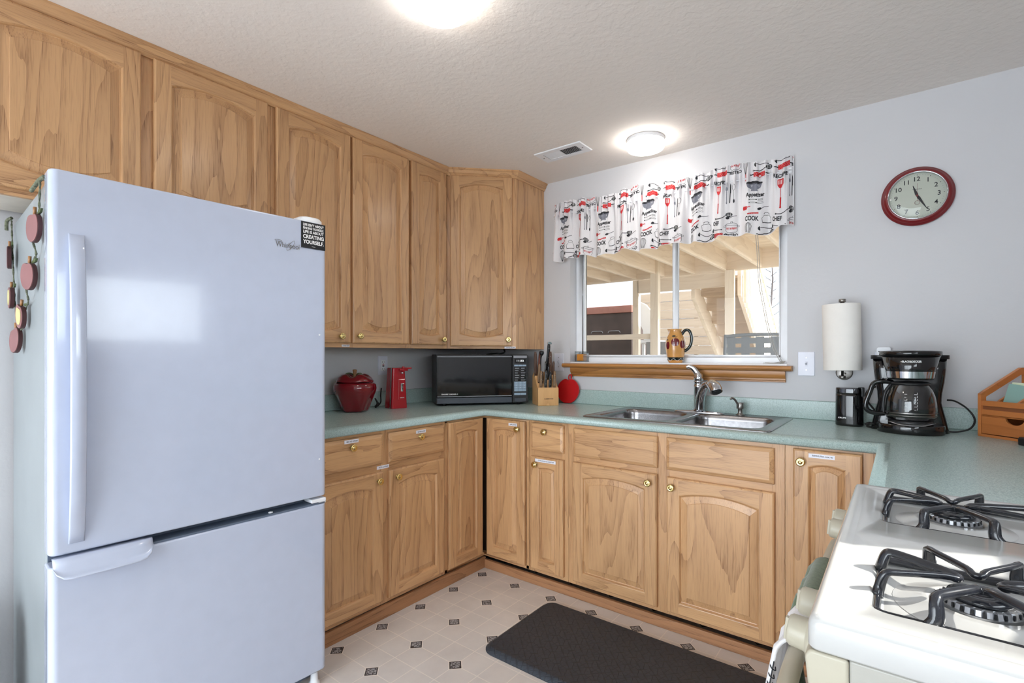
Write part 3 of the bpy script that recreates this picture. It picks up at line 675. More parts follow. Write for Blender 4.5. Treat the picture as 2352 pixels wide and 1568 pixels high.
for y in (-0.20, -0.70):
    MB().lathe([(0.008, 0.678), (0.008, 0.681), (0, 0.683)], (-0.02, y, 0), 'z', 12).build('plug', WHITEP, fd)
m = MB().loft([[(x*1.0, y, z) for x, y in rrect(-0.085, -0.050, 0.16*k, 0.092*k2, 0.035*k2, 5)] for z, k, k2 in ((FH-0.022, 1, 1), (FH+0.012, 1, 1), (FH+0.020, 0.92, 0.86), (FH+0.022, 0.7, 0.6))], 0, True); m.build('hinge_cover', WHITEP, fr)
MB().box(-0.76, -0.06, -FW+0.02, -0.02, 0.012, 0.05).build('toe_grille', GASKET, fr)
for y in (-0.04, -FW+0.04):
    MB().lathe([(0.020, 0.0), (0.020, 0.010), (0.014, 0.014), (0.012, 0.05)], (-0.02, y, 0), 'z', 16).build('foot', WHITEP, fr)
for z in (1.30, 0.84):
    MB().lathe([(0.0035, 0), (0.0035, 0.0012), (0, 0.0016)], (0, -0.030, z), 'x', 12).build('button_plug', WHITEP, dd)
# chrome script badge
EX = Matrix(((0, 0, 1, 0), (1, 0, 0, 0), (0, 1, 0, 0), (0, 0, 0, 1)))   # flat xy lettering -> local yz, facing +x
m = MB(); put_text(m, 'Whirlpool', Matrix.Translation((0.0015, -0.1495, 1.6085)) @ EX, 0, 0.026, 0.084, bold=0.0)
def ell(mb, c, a, b, rot, r, n=40, M=None, mi=0, part=1.0):
    pts = [(c[0]+a*math.cos(t)*math.cos(rot)-b*math.sin(t)*math.sin(rot), c[1]+a*math.cos(t)*math.sin(rot)+b*math.sin(t)*math.cos(rot), 0.0) for t in [2*PI*part*i/n for i in range(n+1)]]
    old = mb.M
    if M is not None: mb.M = old @ M
    mb.tube(pts, r, 6, mi); mb.M = old
M0 = Matrix.Translation((0.002, 0, 0)) @ EX
ell(m, (-0.139, 1.6125), 0.023, 0.006, math.radians(52), 0.0006, M=M0); ell(m, (-0.183, 1.6235), 0.012, 0.003, math.radians(-2), 0.0006, M=M0)
m.build('badge', SATIN, dd, fix=False)
# motto magnet
mg = root('fridge_magnet', 'square black magnet with white motto lettering on the refrigerator door', 'magnet', tuple((fr.matrix_basis if False else Matrix.Translation((0.82, -1.754, 0)) @ Matrix.Rotation(-FR, 4, 'Z')) @ Vector((0.0008, -0.0545, 1.661))), -FR)
m = MB().box(0.0, 0.0018, -0.0465, 0.0465, -0.0475, 0.0475, 0)
for i, (t, sz, wd, z) in enumerate((("LIFE ISN'T ABOUT", 0.0125, 0.080, 0.037), ('FINDING YOURSELF.', 0.0115, 0.080, 0.0245), ('LIFE IS ABOUT', 0.0135, 0.079, 0.0115), ('CREATING', 0.0185, 0.080, -0.0055), ('YOURSELF.', 0.0185, 0.080, -0.0245))):
    put_text(m, t, Matrix.Translation((0.0021, 0, z)) @ EX, 1, sz, wd, bold=0.035)
m.add([(0.0021, -0.007, -0.0405), (0.0021, 0.007, -0.0405), (0.0021, 0.007, -0.0395), (0.0021, -0.007, -0.0395)], [(0, 1, 2, 3)], 1)
m.build('face', [BLACKM, WINK], mg, fix=False)

# apple garland hanging down the near side of the refrigerator
MF = Matrix.Translation((0.82, -1.754, 0)) @ Matrix.Rotation(-FR, 4, 'Z')
gl = root('apple_garland', 'braided raffia garland with dark red wooden apples hanging on the refrigerator side', 'garland', tuple(MF @ Vector((-0.1, -FW-0.004, 1.3))), -FR)
OFF = Vector((-0.1, -FW-0.004, 1.3))
def G(x, z, y=-0.010): return Vector((x, -FW+0.004+y, z))-OFF
st = [G(-0.085, 1.688), G(-0.095, 1.640), G(-0.110, 1.60), G(-0.125, 1.545, -0.02), G(-0.150, 1.505), G(-0.205, 1.490), G(-0.24, 1.42, -0.02), G(-0.30, 1.385), G(-0.37, 1.36), G(-0.42, 1.31), G(-0.50, 1.31), G(-0.55, 1.33), G(-0.60, 1.38), G(-0.63, 1.44), G(-0.655, 1.52), G(-0.68, 1.60), G(-0.70, 1.67), G(-0.70, 1.692)]
MB().tube(spline(st, 6), [0.0024+0.0008*math.sin(i*1.9) for i in range(6*17+1)], 8).build('raffia_string', TWINE, gl)
MB().tube(spline([G(-0.06, 1.699, -0.004), G(-0.085, 1.692, -0.012), G(-0.12, 1.684, -0.016), G(-0.15, 1.676, -0.020)], 5), 0.0052, 8).build('string_knot', TWINE, gl)
MB().tube(spline([G(-0.70, 1.70), G(-0.72, 1.69, -0.02), G(-0.73, 1.66, -0.02)], 5), 0.0052, 8).build('string_knot', TWINE, gl)
def wood_apple(x, z, r, tilt, half=False, yaw=0.25):
    pl = []
    for i in range(36):
        a = 2*PI*i/36; k = 1-0.12*max(0, math.cos(a-PI/2))**6*2.2-0.05*max(0, math.cos(a+PI/2))**4
        pl.append((r*1.0*math.cos(a)*k, r*1.02*math.sin(a)*k))
    mb = MB(); mb.M = Matrix.Translation(G(x, z, -0.018)) @ Matrix.Rotation(tilt, 4, 'Y') @ Matrix.Rotation(yaw, 4, 'Z')
    mb.prism(pl, -0.005, 0.005, 'y', 1); mb.prism([(p[0]*0.97, p[1]*0.97) for p in pl], -0.0065, -0.005, 'y', 0)
    if half:
        mb.prism([(p[0]*0.66, p[1]*0.72) for p in pl], -0.0075, -0.0065, 'y', 2)
    o = mb.build('wooden_apple', [APPLEW, APPLEE, CREAMY], gl, bevel=0.0015)
    lf = MB(); lf.M = mb.M; lf.prism([(0, r*0.85), (0.012, r*1.05), (0.030, r*1.15), (0.024, r*0.92), (0.008, r*0.8)], 0.004, 0.009, 'y'); lf.build('leaf', LEAFG, o)
    sm = MB(); sm.M = mb.M; sm.tube([(0, 0, r*0.8), (0.002, 0, r*1.25)], 0.004, 6); sm.build('stem', STEMB, o)
wood_apple(-0.108, 1.570, 0.043, 0.05, yaw=0.16); wood_apple(-0.205, 1.450, 0.043, 0.1, yaw=0.20); wood_apple(-0.375, 1.345, 0.040, 0.3, True, yaw=0.1)
wood_apple(-0.49, 1.275, 0.044, -0.25, yaw=0.15); wood_apple(-0.62, 1.42, 0.040, 0.1, True, yaw=0.0); wood_apple(-0.665, 1.56, 0.042, 0.0, yaw=-0.1)

# bin liner at the lower left
c = root('trash_bag', 'shiny black bin liner standing in the corner beside the refrigerator', 'bag', (0.265, -2.70, 0))
def bagf(u, v):
    a = 2*PI*u; z = v*0.44; r = 0.135*(1-0.10*v**3)*(1+0.06*math.sin(7*a+3*v*4)+0.04*math.sin(13*a+v*9))*(0.55+0.45*min(1, v*8))
    if v > 0.92: r *= 1-(v-0.92)*4.5
    return (r*math.cos(a), r*math.sin(a), z+0.006*math.sin(9*a))
MB().grid(bagf, 72, 24).build('liner', TRASH, c)

# ------------------------------------------------------------ microwave
ang = math.atan2(0.451, 0.358)
c = root('microwave_oven', 'black countertop microwave oven standing diagonally in the corner', 'microwave', (0.303, -0.698, CT), ang)
w, dpt, z0, z1 = 0.576, 0.292, 0.011, 0.314
m = MB().box(0, w, 0.012, dpt, z0, z1); m.build('case', BLACKM, c, bevel=0.003)
dr_ = MB().box(0.004, 0.470, -0.006, 0.012, 0.052, z1-0.002); dr_ = dr_.build('door', BLACKG, c, bevel=0.003)
m = MB().box(0.014, 0.466, -0.0072, -0.006, 0.066, 0.288, 0); m.build('window', plain('oven_window', rgb(20, 22, 26), 0.05, vary=0.3, vscale=8, coat=0.6), dr_)
for z in (0.0560, 0.298): MB().box(0.006, 0.468, -0.0085, -0.006, z, z+0.004, 0).build('trim_line', MGREY, dr_)
m = MB(); put_text(m, 'SHARP', Matrix.Translation((0.052, -0.0080, 0.0725)) @ UPR, 0, 0.0085, 0.042, bold=0.03); put_text(m, 'CAROUSEL II', Matrix.Translation((0.104, -0.0080, 0.0725)) @ UPR, 0, 0.0085, 0.052, bold=0.03); m.build('brand_lettering', WINK, dr_, fix=False)
MB().box(0.004, 0.470, -0.004, 0.012, z0+0.003, 0.050).build('lower_trim', DGREY, c, bevel=0.002)
cp = MB().box(0.473, w-0.002, -0.006, 0.012, z0+0.002, z1-0.002).build('control_panel', BLACKM, c, bevel=0.003)
MB().box(0.480, 0.566, -0.0075, -0.006, 0.292, 0.306).build('top_vent_strip', MGREY, cp)
m = MB().box(0.487, 0.560, -0.0070, -0.006, 0.262, 0.286, 0); put_text(m, '11:22', Matrix.Translation((0.5235, -0.0074, 0.274)) @ UPR, 1, 0.0145, 0.046, bold=0.02); m.build('display', [BLACKG, LCD], cp, fix=False)
m = MB()
for i in range(3): m.box(0.484+i*0.0265, 0.484+i*0.0265+0.0245, -0.0078, -0.006, 0.240, 0.250, 0)
for r in range(6):
    for i in range(2):
        x = 0.484+i*0.0395; z = 0.222-r*0.0148; m.box(x, x+0.0375, -0.0072, -0.006, z, z+0.0118, 1); m.box(x+0.004, x+0.032-0.004*((r+i) % 3), -0.0076, -0.0072, z+0.0035, z+0.008, 2)
m.build('function_buttons', [PALEB, BLACKG, MGREY], cp)
m = MB()
for r in range(4):
    for i in range(3): m.box(0.484+i*0.0262, 0.484+i*0.0262+0.0248, -0.0078, -0.006, 0.130-r*0.0155, 0.130-r*0.0155+0.0142, 0)
m.box(0.484, 0.5215, -0.0078, -0.006, 0.060, 0.0735, 0).box(0.523, 0.561, -0.0078, -0.006, 0.060, 0.0735, 0)
for k, ch in enumerate('123456789'): put_text(m, ch, Matrix.Translation((0.4962+(k % 3)*0.0262, -0.0081, 0.137-(k//3)*0.0155)) @ UPR, 1, 0.0085)
m.build('number_keys', [PALEB, WINK], cp, fix=False)
MB().box(0.486, 0.560, -0.0085, -0.006, 0.020, 0.040).build('door_button', DGREY, cp, bevel=0.001)
for x, y in ((0.05, 0.04), (w-0.05, 0.04), (0.05, dpt-0.04), (w-0.05, dpt-0.04)): MB().lathe([(0.014, 0), (0.016, 0.011)], (x, y, 0), 'z', 16).build('foot', BLACKR, c)
# cable behind it
pw = Vector((0.50, -0.20, 1.255))
o = MB().tube(spline([(0.455, -0.235, 1.2585), (0.475, -0.25, 1.252), (0.480, -0.262, 1.240), (0.44, -0.25, 1.2345), (0.36, -0.20, 1.2345), (0.26, -0.20, 1.22), (0.20, -0.20, 1.15), (0.19, -0.19, 1.05)], 8), 0.0045, 8).build('power_cord', BLACKR); tag(o, 'black power cord dropping behind the top of the microwave', 'cord')

# ------------------------------------------------------------ apple cookie jar
c = root('cookie_jar', 'glossy dark red ceramic apple cookie jar beside the refrigerator', 'jar', (0.145, -1.160, CT))
RG = plain('dark_red_ceramic', rgb(120, 10, 26), 0.08, vary=0.06, vscale=12, coat=0.7)
def jr(a, z, r):
    lob = 0.11*max(0, 1-z/0.10)**0.8+0.012; return r*(1+lob*math.cos(5*a+0.6))
prof = [(0.0, 0.004), (0.050, 0.002), (0.064, 0.004), (0.071, 0.015), (0.080, 0.04), (0.096, 0.075), (0.110, 0.105), (0.116, 0.128), (0.113, 0.148), (0.104, 0.158), (0.097, 0.161)]
L = []
for r, z in prof: L.append([(jr(2*PI*i/60, z, r)*math.cos(2*PI*i/60), jr(2*PI*i/60, z, r)*math.sin(2*PI*i/60), z) for i in range(60)])
MB().loft(L, 0, True, (False, True)).build('pot', RG, c)
prof = [(0.098, 0.163), (0.103, 0.165), (0.100, 0.172), (0.090, 0.185), (0.074, 0.196), (0.056, 0.200), (0.036, 0.196), (0.018, 0.188), (0.0, 0.184)]
L = []
for r, z in prof: L.append([(r*(1+0.03*math.cos(4*2*PI*i/60+0.4))*math.cos(2*PI*i/60), r*(1+0.03*math.cos(4*2*PI*i/60+0.4))*math.sin(2*PI*i/60), z+0.010*math.cos(4*2*PI*i/60+0.4)*(r/0.1)*(1-r/0.105)*3) for i in range(60)])
ld = MB().loft(L, 0, True, (True, False)).build('lid', RG, c)
MB().lathe([(0.018, 0.186), (0.012, 0.190), (0.0095, 0.200), (0.0105, 0.222), (0.0125, 0.228), (0.009, 0.231), (0, 0.231)], (0, 0, 0), 'z', 16).build('stem', STEMB, ld)
def leaf(mb, L_, Wd, M):
    old = mb.M; mb.M = old @ M
    mb.grid(lambda u, v: ((u)*L_, (v-0.5)*Wd*math.sin(PI*min(1, u*0.98+0.01)), 0.010*math.sin(PI*u)+0.006*abs(v-0.5)*2), 10, 6); mb.M = old
lf = MB(); leaf(lf, 0.055, 0.032, Matrix.Translation((0.0, 0.0, 0.196)) @ Matrix.Rotation(math.radians(-120), 4, 'Z') @ Matrix.Rotation(-0.05, 4, 'Y'))
leaf(lf, 0.04, 0.02, Matrix.Translation((0.01, 0.0, 0.196)) @ Matrix.Rotation(math.radians(30), 4, 'Z')); lf.build('leaf', LEAFG, ld, solid=0.003)

# ------------------------------------------------------------ can opener
c = root('can_opener', 'tall red electric can opener standing in front of the outlet', 'can opener', (0.165, -0.905, CT), math.radians(76))
def tap(z, w0, w1, d0, d1, h, x0=0.0): k = z/h; return w0+(w1-w0)*k, d0+(d1-d0)*k
L = []
for z in (0, 0.012, 0.08, 0.16, 0.228, 0.236):
    w_, d_ = tap(z, 0.100, 0.078, 0.10, 0.082, 0.236); k = 0.985 if z > 0.23 or z == 0 else 1
    L.append([(x, y, z) for x, y in rrect(0.012, 0.0, w_*k, d_*k, 0.010, 4)])
MB().loft(L, 0, True).build('body', REDE, c, bevel=0.0015)
m = MB().add([(-0.0385, -0.034, 0.001), (-0.0385, -0.022, 0.001), (-0.0275, -0.018, 0.235), (-0.0275, -0.028, 0.235)], [(0, 1, 2, 3)]); m.build('silver_stripe', STEEL, c, solid=0.001)
m = MB().lathe([(0.006, -0.002), (0.006, -0.014), (0.004, -0.016), (0, -0.016)], (0.026, -0.043, 0.206), 'y', 14); m.build('cutting_wheel', CHROME, c)
m = MB().box(0.008, 0.062, -0.058, -0.040, 0.218, 0.232).box(0.030, 0.084, -0.062, -0.050, 0.228, 0.238).cyl((0.034, -0.050, 0.212), 0.008, 0.032); m.build('lever', REDE, c, bevel=0.003)
m = MB().loft([[(0.006, -0.0465, 0.17), (0.046, -0.0465, 0.17), (0.050, -0.050, 0.05), (0.002, -0.050, 0.05)], [(0.010, -0.0485, 0.166), (0.042, -0.0485, 0.166), (0.046, -0.0518, 0.054), (0.006, -0.0518, 0.054)]], 0, False); m.build('front_panel', REDE, c)
m = MB().box(0.018, 0.034, -0.052, -0.047, 0.098, 0.145, 0); m.prism([(0.022, 0.140), (0.040, 0.140), (0.040, 0.146), (0.022, 0.146)], -0.054, -0.050, 'y'); m.build('steel_blade', CHROME, c, bevel=0.002)
m = MB(); put_text(m, 'FARBERWARE', Matrix.Translation((0.026, -0.0525, 0.062)) @ UPR, 0, 0.006, 0.026, bold=0.03); m.build('brand_lettering', WINK, c, fix=False)
o = MB().tube(spline([(0.10, -0.985, CT+0.012), (0.085, -0.965, CT+0.03), (0.075, -0.972, CT+0.055), (0.08, -0.95, CT+0.02), (0.06, -0.96, CT+0.008), (0.09, -0.975, CT+0.006), (0.085, -0.94, CT+0.03), (0.06, -0.92, CT+0.07), (0.04, -0.90, CT+0.11)], 8), 0.004, 8).build('appliance_cord', BLACKR); tag(o, 'bunched black cord behind the red can opener', 'cord')

# ------------------------------------------------------------ knife block and knives
ka = math.atan2(0.100, 0.087)
kb = root('knife_block', 'pale wooden knife block between the microwave and the red apple board', 'knife block', (0.772, -0.296, CT), ka)
sd_ = [(0, 0), (0.0, 0.108), (0.03, 0.118), (0.105, 0.205), (0.150, 0.180), (0.150, 0)]
m = MB(); m.prism([(y, z) for y, z in sd_], 0, 0.130, 'x'); m.build('block', BEECH, kb, bevel=0.002)
m = MB(); put_text(m, 'FARBERWARE', Matrix.Translation((0.067, -0.0006, 0.042)) @ UPR, 0, 0.008, 0.056, bold=0.02); m.build('brand_lettering', INK, kb, fix=False)
MK = Matrix.Translation((0.772, -0.296, CT)) @ Matrix.Rotation(ka, 4, 'Z')
def knife(x, y, z, ln, wd, mat, label, cap=None, lean=0.10, side=0.0, curve=0.0, rivet=SATIN, nr=3):
    k = root('kitchen_knife', label, 'knife', tuple(MK @ Vector((x, y, z))), ka, 'knives in the wooden block'); k.rotation_euler = (lean, side, ka)
    L = []
    for i in range(9):
        t = i/8; ww = wd*(0.82+0.16*math.sin(t*PI*1.6+0.4)+0.10*t); cx = curve*math.sin(t*PI)*0.5+curve*t*t
        dz = 0.004*(1-abs(2*t-1)) if i in (0, 8) else 0
        kk = 0.6 if i == 8 else 1
        L.append([(a+cx, b, t*ln) for a, b in rrect(0, 0, ww*kk, 0.013*kk, 0.005*kk, 3)])
    h = MB().loft(L, 0, True).build('handle', mat, k)
    MB().box(-wd*0.42, wd*0.42, -0.004, 0.004, -0.012, 0.002).build('bolster', STEEL, k, bevel=0.001)
    if nr:
        r = MB()
        for j in range(nr): r.cyl((curve*math.sin((0.2+0.3*j)*PI)*0.5+curve*(0.2+0.3*j)**2, -0.0060, ln*(0.2+0.3*j)), 0.0026, -0.0012, 'y', 10)
        r.build('rivet', rivet, h)
    if cap:
        MB().prism([(-wd*0.35+curve*0.9, ln*0.965), (wd*0.55+curve, ln*0.93), (wd*0.75+curve, ln*0.985), (wd*0.3+curve, ln*1.03), (-wd*0.3+curve*0.9, ln*1.02)], -0.006, 0.006, 'y').build('end_cap', CHROME, k, bevel=0.001)
    return k
N_, NB = HANDLEW, BLACKM
knife(0.021, 0.014, 0.114, 0.098, 0.019, N_, 'worn brown-handled knife at the left end of the front row of the block')
knife(0.050, 0.012, 0.114, 0.104, 0.019, plain('grey_black_handle', rgb(56, 56, 56), 0.4), 'grey-black steak knife handle, second in the front row of the block')
knife(0.079, 0.012, 0.114, 0.094, 0.020, NB, 'black three-rivet knife handle, third in the front row of the block')
knife(0.107, 0.014, 0.114, 0.090, 0.020, N_, 'light brown-handled knife, fourth in the front row of the block')
knife(0.018, 0.050, 0.142, 0.115, 0.019, N_, 'brown two-rivet handle just behind the left front knife', nr=2)
knife(0.040, 0.048, 0.140, 0.068, 0.015, NB, 'short black handle low in the second row of the block', nr=1)
knife(0.117, 0.052, 0.144, 0.066, 0.020, N_, 'stubby pale brown handle near the right edge of the block', nr=0)
knife(0.008, 0.088, 0.186, 0.145, 0.022, HANDLED, 'tall dark brown handle at the far left of the block', nr=0, side=-0.05)
knife(0.026, 0.092, 0.190, 0.130, 0.013, plain('reddish_handle', rgb(112, 56, 40), 0.4), 'slim reddish brown handle leaning beside the tall left one', nr=0, side=0.02)
sh_ = root('sharpening_steel', 'black sharpening steel with a round knob end at the back left of the block', 'knife sharpener', tuple(MK @ Vector((0.037, 0.098, 0.196))), ka)
MB().tube(spline([(0, 0, -0.006), (0.0, 0, 0.06), (0.004, 0, 0.10), (0.010, 0, 0.118)], 5), [0.0085-0.001*math.sin(i/15*PI) for i in range(16)], 12).lathe([(0.006, 0.11), (0.013, 0.118), (0.016, 0.128), (0.013, 0.139), (0, 0.142)], (0.010, 0, 0), 'z', 16).build('handle', NB, sh_)
knife(0.064, 0.070, 0.165, 0.105, 0.014, BLACKG, 'glossy black looped kitchen shears handle in the middle of the block', nr=0)
knife(0.079, 0.066, 0.160, 0.100, 0.013, BLACKG, 'thin glossy black handle right of the black shears loop', nr=0, side=0.03)
knife(0.082, 0.104, 0.200, 0.190, 0.026, NB, 'largest black knife handle with a steel end cap, tallest in the block', cap=1, curve=0.010, nr=3)
knife(0.097, 0.082, 0.178, 0.155, 0.024, HANDLED, 'large dark brown knife handle in front of the tallest black one', nr=3)
knife(0.118, 0.092, 0.186, 0.085, 0.019, HANDLED, 'short dark brown handle at the back right of the block', nr=0, side=0.05)

# red apple board leaning on the wall
def applepoly(r):
    P_ = []
    for i in range(64):
        a = 2*PI*i/64; rr = r*(1.0-0.16*math.exp(-((a-PI/2)/0.22)**2)-0.06*math.exp(-((a-3*PI/2)/0.30)**2))
        P_.append((rr*1.0*math.cos(a)*(1-0.10*max(0, -math.sin(a))), rr*1.0*math.sin(a)))
    return P_
c = root('cutting_board', 'bright red apple-shaped cutting board leaning on the wall beside the knife block', 'cutting board', (0.829, -0.040, CT+0.0795), 0.0)
c.rotation_euler = (math.radians(-8), 0, 0.0)
MB().prism(applepoly(0.082), -0.005, 0.003, 'y').build('board', REDP, c, bevel=0.0015)
m = MB(); pts = [(0.008+0.011*math.cos(a), -0.001, 0.088+0.017*math.sin(a)) for a in [2*PI*i/20 for i in range(21)]]; m.tube(pts, 0.0045, 8); m.tube([(0.004, -0.001, 0.062), (0.004, -0.001, 0.074)], 0.005, 8); m.build('hanging_loop', REDP, c)

# ------------------------------------------------------------ outlets and switches
def plate(name, label, cat, loc, rz, kind):
    c = root(name, label, cat, loc, rz)
    MB().box(-0.036, 0.036, -0.005, 0, -0.058, 0.058).build('cover_plate', PLATE, c, bevel=0.003)
    if kind == 'gfci':
        MB().box(-0.017, 0.017, -0.0075, -0.005, -0.034, 0.034).build('receptacle', WHITEP, c, bevel=0.001)
        m = MB()
        for z in (0.021, -0.021):
            m.box(-0.008, -0.006, -0.0079, -0.0075, z-0.004, z+0.005).box(0.006, 0.0075, -0.0079, -0.0075, z-0.003, z+0.004); m.cyl((0, -0.0075, z-0.009), 0.0022, -0.0004, 'y', 10)
        m.build('slots', BLACKM, c); MB().box(-0.007, 0.007, -0.0085, -0.0075, 0.001, 0.006).build('reset_button', REDP, c); MB().box(-0.007, 0.007, -0.0085, -0.0075, -0.006, -0.001).build('test_button', BLACKM, c)
    elif kind == 'toggle':
        MB().box(-0.005, 0.005, -0.0065, -0.005, -0.012, 0.012).build('toggle_slot', PLATEI, c)
        m = MB().prism([(-0.005, 0.001), (-0.019, 0.008), (-0.019, 0.003), (-0.005, -0.006)], -0.004, 0.004, 'x'); m.build('toggle', PLATEI, c, bevel=0.0008)
        m = MB()
        for z in (-0.03, 0.03): m.cyl((0, -0.005, z), 0.003, -0.0012, 'y', 10)
        m.build('screw', SATIN, c)
    elif kind == 'duplex':
        m = MB()
        for z in (-0.02, 0.02): m.box(-0.016, 0.016, -0.0068, -0.005, z-0.014, z+0.014)
        m.build('receptacle', WHITEP, c, bevel=0.001)
    return c
plate('wall_outlet', 'white GFCI outlet with red reset button above the can opener', 'outlet', (0.0, -0.860, 1.160), A90, 'gfci')
plate('light_switch', 'white toggle switch plate left of the window stool behind the knives', 'light switch', (0.735, 0.0, 1.177), 0, 'toggle')
plate('light_switch', 'white toggle switch plate between the window and the paper towels', 'light switch', (2.158, 0.0, 1.182), 0, 'toggle')
plate('wall_outlet', 'white outlet plate mostly hidden behind the coffee maker', 'outlet', (2.466, 0.0, 1.180), 0, 'duplex')
c = root('usb_charger', 'white plug-in charger with two USB ports on the wall behind the coffee maker', 'charger', (2.462, -0.007, 1.225))
MB().loft([lpz for lpz in [[(x, -y0, z) for x, z in rrect(0, 0, 0.052*k, 0.078*k, 0.008*k, 4)] for y0, k in ((0.0, 1), (0.022, 1), (0.026, 0.94))]], 0, True).build('housing', WHITEP, c)
MB().box(-0.019, -0.005, -0.0275, -0.0255, 0.016, 0.021).box(0.005, 0.019, -0.0275, -0.0255, 0.016, 0.021).build('usb_port', BLACKM, c)
c.location.z = 1.222

# ------------------------------------------------------------ paper towels
c = root('paper_towel_holder', 'wall-mounted satin nickel upright paper towel holder right of the window', 'paper towel holder', (2.313, -0.098, 1.13))
MB().cyl((0, 0, -0.005), 0.0055, 0.345).build('rod', SATIN, c)
MB().lathe([(0.013, 0), (0.0145, 0.001), (0.0145, 0.012), (0.012, 0.014)], (0, 0, 0.335), 'z', 20).cyl((0, 0, 0.318), 0.008, 0.018).build('top_knob', SATIN, c)
MB().lathe([(0.013, 0), (0.0145, 0.001), (0.0145, 0.012), (0.012, 0.014)], (0, 0, -0.012), 'z', 20).build('bottom_knob', SATIN, c)
MB().box(-0.008, 0.008, 0, 0.09, 0.006, 0.012).build('arm', SATIN, c, bevel=0.001)
MB().lathe([(0.034, 0), (0.034, -0.004), (0.030, -0.006), (0, -0.006)], (0, 0.098, 0.012), 'y', 28).build('wall_plate', SATIN, c)
c = root('paper_towel_roll', 'white quilted paper towel roll on the wall-mounted holder', 'paper towels', (2.313, -0.098, 1.157)); c.rotation_euler = (0.0, math.radians(-1.2), 0.3)
L = []
for z in (0, 0.002, 0.10, 0.20, 0.296, 0.298):
    k = 0.994 if z in (0, 0.298) else 1; tw = 0.0
    L.append([((0.0735+0.0015*((i/48) % 1))*k*math.cos(2*PI*i/48), (0.0735+0.0015*((i/48) % 1))*k*math.sin(2*PI*i/48), z) for i in range(48)])
inn = [[(0.021*math.cos(2*PI*i/48), 0.021*math.sin(2*PI*i/48), z) for i in range(48)] for z in (0.298, 0.0)]
MB().loft(L+inn+[L[0]], 0, True, (False, False)).build('roll', TOWELP, c)

# ------------------------------------------------------------ coffee grinder
c = root('coffee_grinder', 'small black oval coffee grinder with a smoky lid left of the coffee maker', 'coffee grinder', (2.343, -0.150, CT), -0.15)
m = MB().loft([[(x, y, z) for x, y in rrect(0, 0, 0.106*k, 0.080*k, 0.0395*k, 8)] for z, k in ((0, 0.96), (0.003, 1.0), (0.012, 1.0), (0.13, 0.985), (0.140, 0.985))], 0, True); m.build('base', BLACKG, c)
m = MB().loft([[(x, y, z) for x, y in rrect(0, 0, 0.106*k, 0.080*k, 0.0395*k, 8)] for z, k in ((0.140, 0.98), (0.146, 0.99), (0.162, 0.98), (0.168, 0.95))], 0, True); m.build('lid', SMOKE, c)
MB().box(0.034, 0.054, -0.016, 0.016, 0.128, 0.171).build('switch_button', BLACKM, c, bevel=0.004)
m = MB(); put_text(m, 'KRUPS', Matrix.Translation((-0.018, -0.0408, 0.036)) @ UPR, 0, 0.0085, 0.030, bold=0.03); m.build('brand_lettering', WINK, c, fix=False)
pts = [(2.40, -0.165, CT+0.012), (2.42, -0.17, CT+0.02), (2.44, -0.19, CT+0.006), (2.41, -0.20, CT+0.008), (2.425, -0.215, CT+0.022), (2.45, -0.20, CT+0.010), (2.43, -0.185, CT+0.006), (2.455, -0.155, CT+0.03), (2.445, -0.10, CT+0.05), (2.40, -0.035, CT+0.11), (2.405, -0.03, CT+0.150), (2.44, -0.022, CT+0.172)]
o = MB().tube(spline(pts, 8), 0.0042, 8).build('grinder_cord', BLACKR); tag(o, 'twisted black cord between the coffee grinder and the coffee maker', 'cord')

# ------------------------------------------------------------ coffee maker and carafe
c = root('coffee_maker', 'black drip coffee maker with silver band in front of the right wall stretch', 'coffee maker', (2.552, -0.240, CT), 0.05)
def outl(z):   # half width of the rear tower
    P_ = [(0, 0.128), (0.05, 0.118), (0.12, 0.103), (0.16, 0.106), (0.22, 0.116), (0.295, 0.120)]
    for (a, b), (a2, b2) in zip(P_[:-1], P_[1:]):
        if z <= a2: return b+(b2-b)*(z-a)/(a2-a)
    return P_[-1][1]
L = [[(x, y, z) for x, y in rrect(0, 0.085, 2*outl(z), 0.12, 0.03, 5)] for z in (0, 0.02, 0.05, 0.08, 0.12, 0.16, 0.20, 0.25, 0.295)]
MB().loft(L, 0, True).build('water_tank', BLACKG, c)
MB().loft([[(x, y, z) for x, y in rrect(0, 0.085, 0.255, 0.125, 0.03, 5)] for z in (0.295, 0.308, 0.311)], 0, True).build('rear_lid', BLACKM, c)
def dsh(r, wd, y0, n=22): return [(wd*math.cos(PI+PI*i/n), y0-r*math.sin(PI*i/n)*1.0) for i in range(n+1)]+[(wd, 0.03), (-wd, 0.03)]
L = [[(x, y, z) for x, y in dsh(0.088*k, 0.108*k2, -0.01)] for z, k, k2 in ((0, 0.97, 0.99), (0.004, 1, 1), (0.034, 1.0, 1.0), (0.037, 0.98, 0.98))]
MB().loft(L, 0, True).build('base', BLACKG, c)
m = MB(); m.grid(lambda u, v: ((u-0.5)*0.150*(1-0.45*v), -0.094+0.028*(1-v)+0.0-0.02*math.sin(PI*u)*v, 0.0378+0.010*(1-v)), 16, 4); m.build('control_panel', ALU, c, solid=0.001)
MB().lathe([(0.072, 0.037), (0.072, 0.052), (0.066, 0.054), (0, 0.054)], (0, -0.018, 0), 'z', 36).build('warming_plate', BLACKM, c)
m = MB(); m.lathe([(0.070, 0.214), (0.075, 0.219), (0.079, 0.247), (0.096, 0.310)], (0, -0.012, 0), 'z', 48, 0); bd = m.build('filter_basket', BLACKG, c)
MB().lathe([(0.0765, 0.2205), (0.0800, 0.2465)], (0, -0.0122, 0), 'z', 48, 0, True, (False, False)).build('silver_band', CHROME, c)
MB().lathe([(0.0985, 0.310), (0.1005, 0.312), (0.1005, 0.324), (0.097, 0.327), (0.06, 0.330), (0, 0.330)], (0, -0.012, 0), 'z', 48).build('top_lid', BLACKG, c)
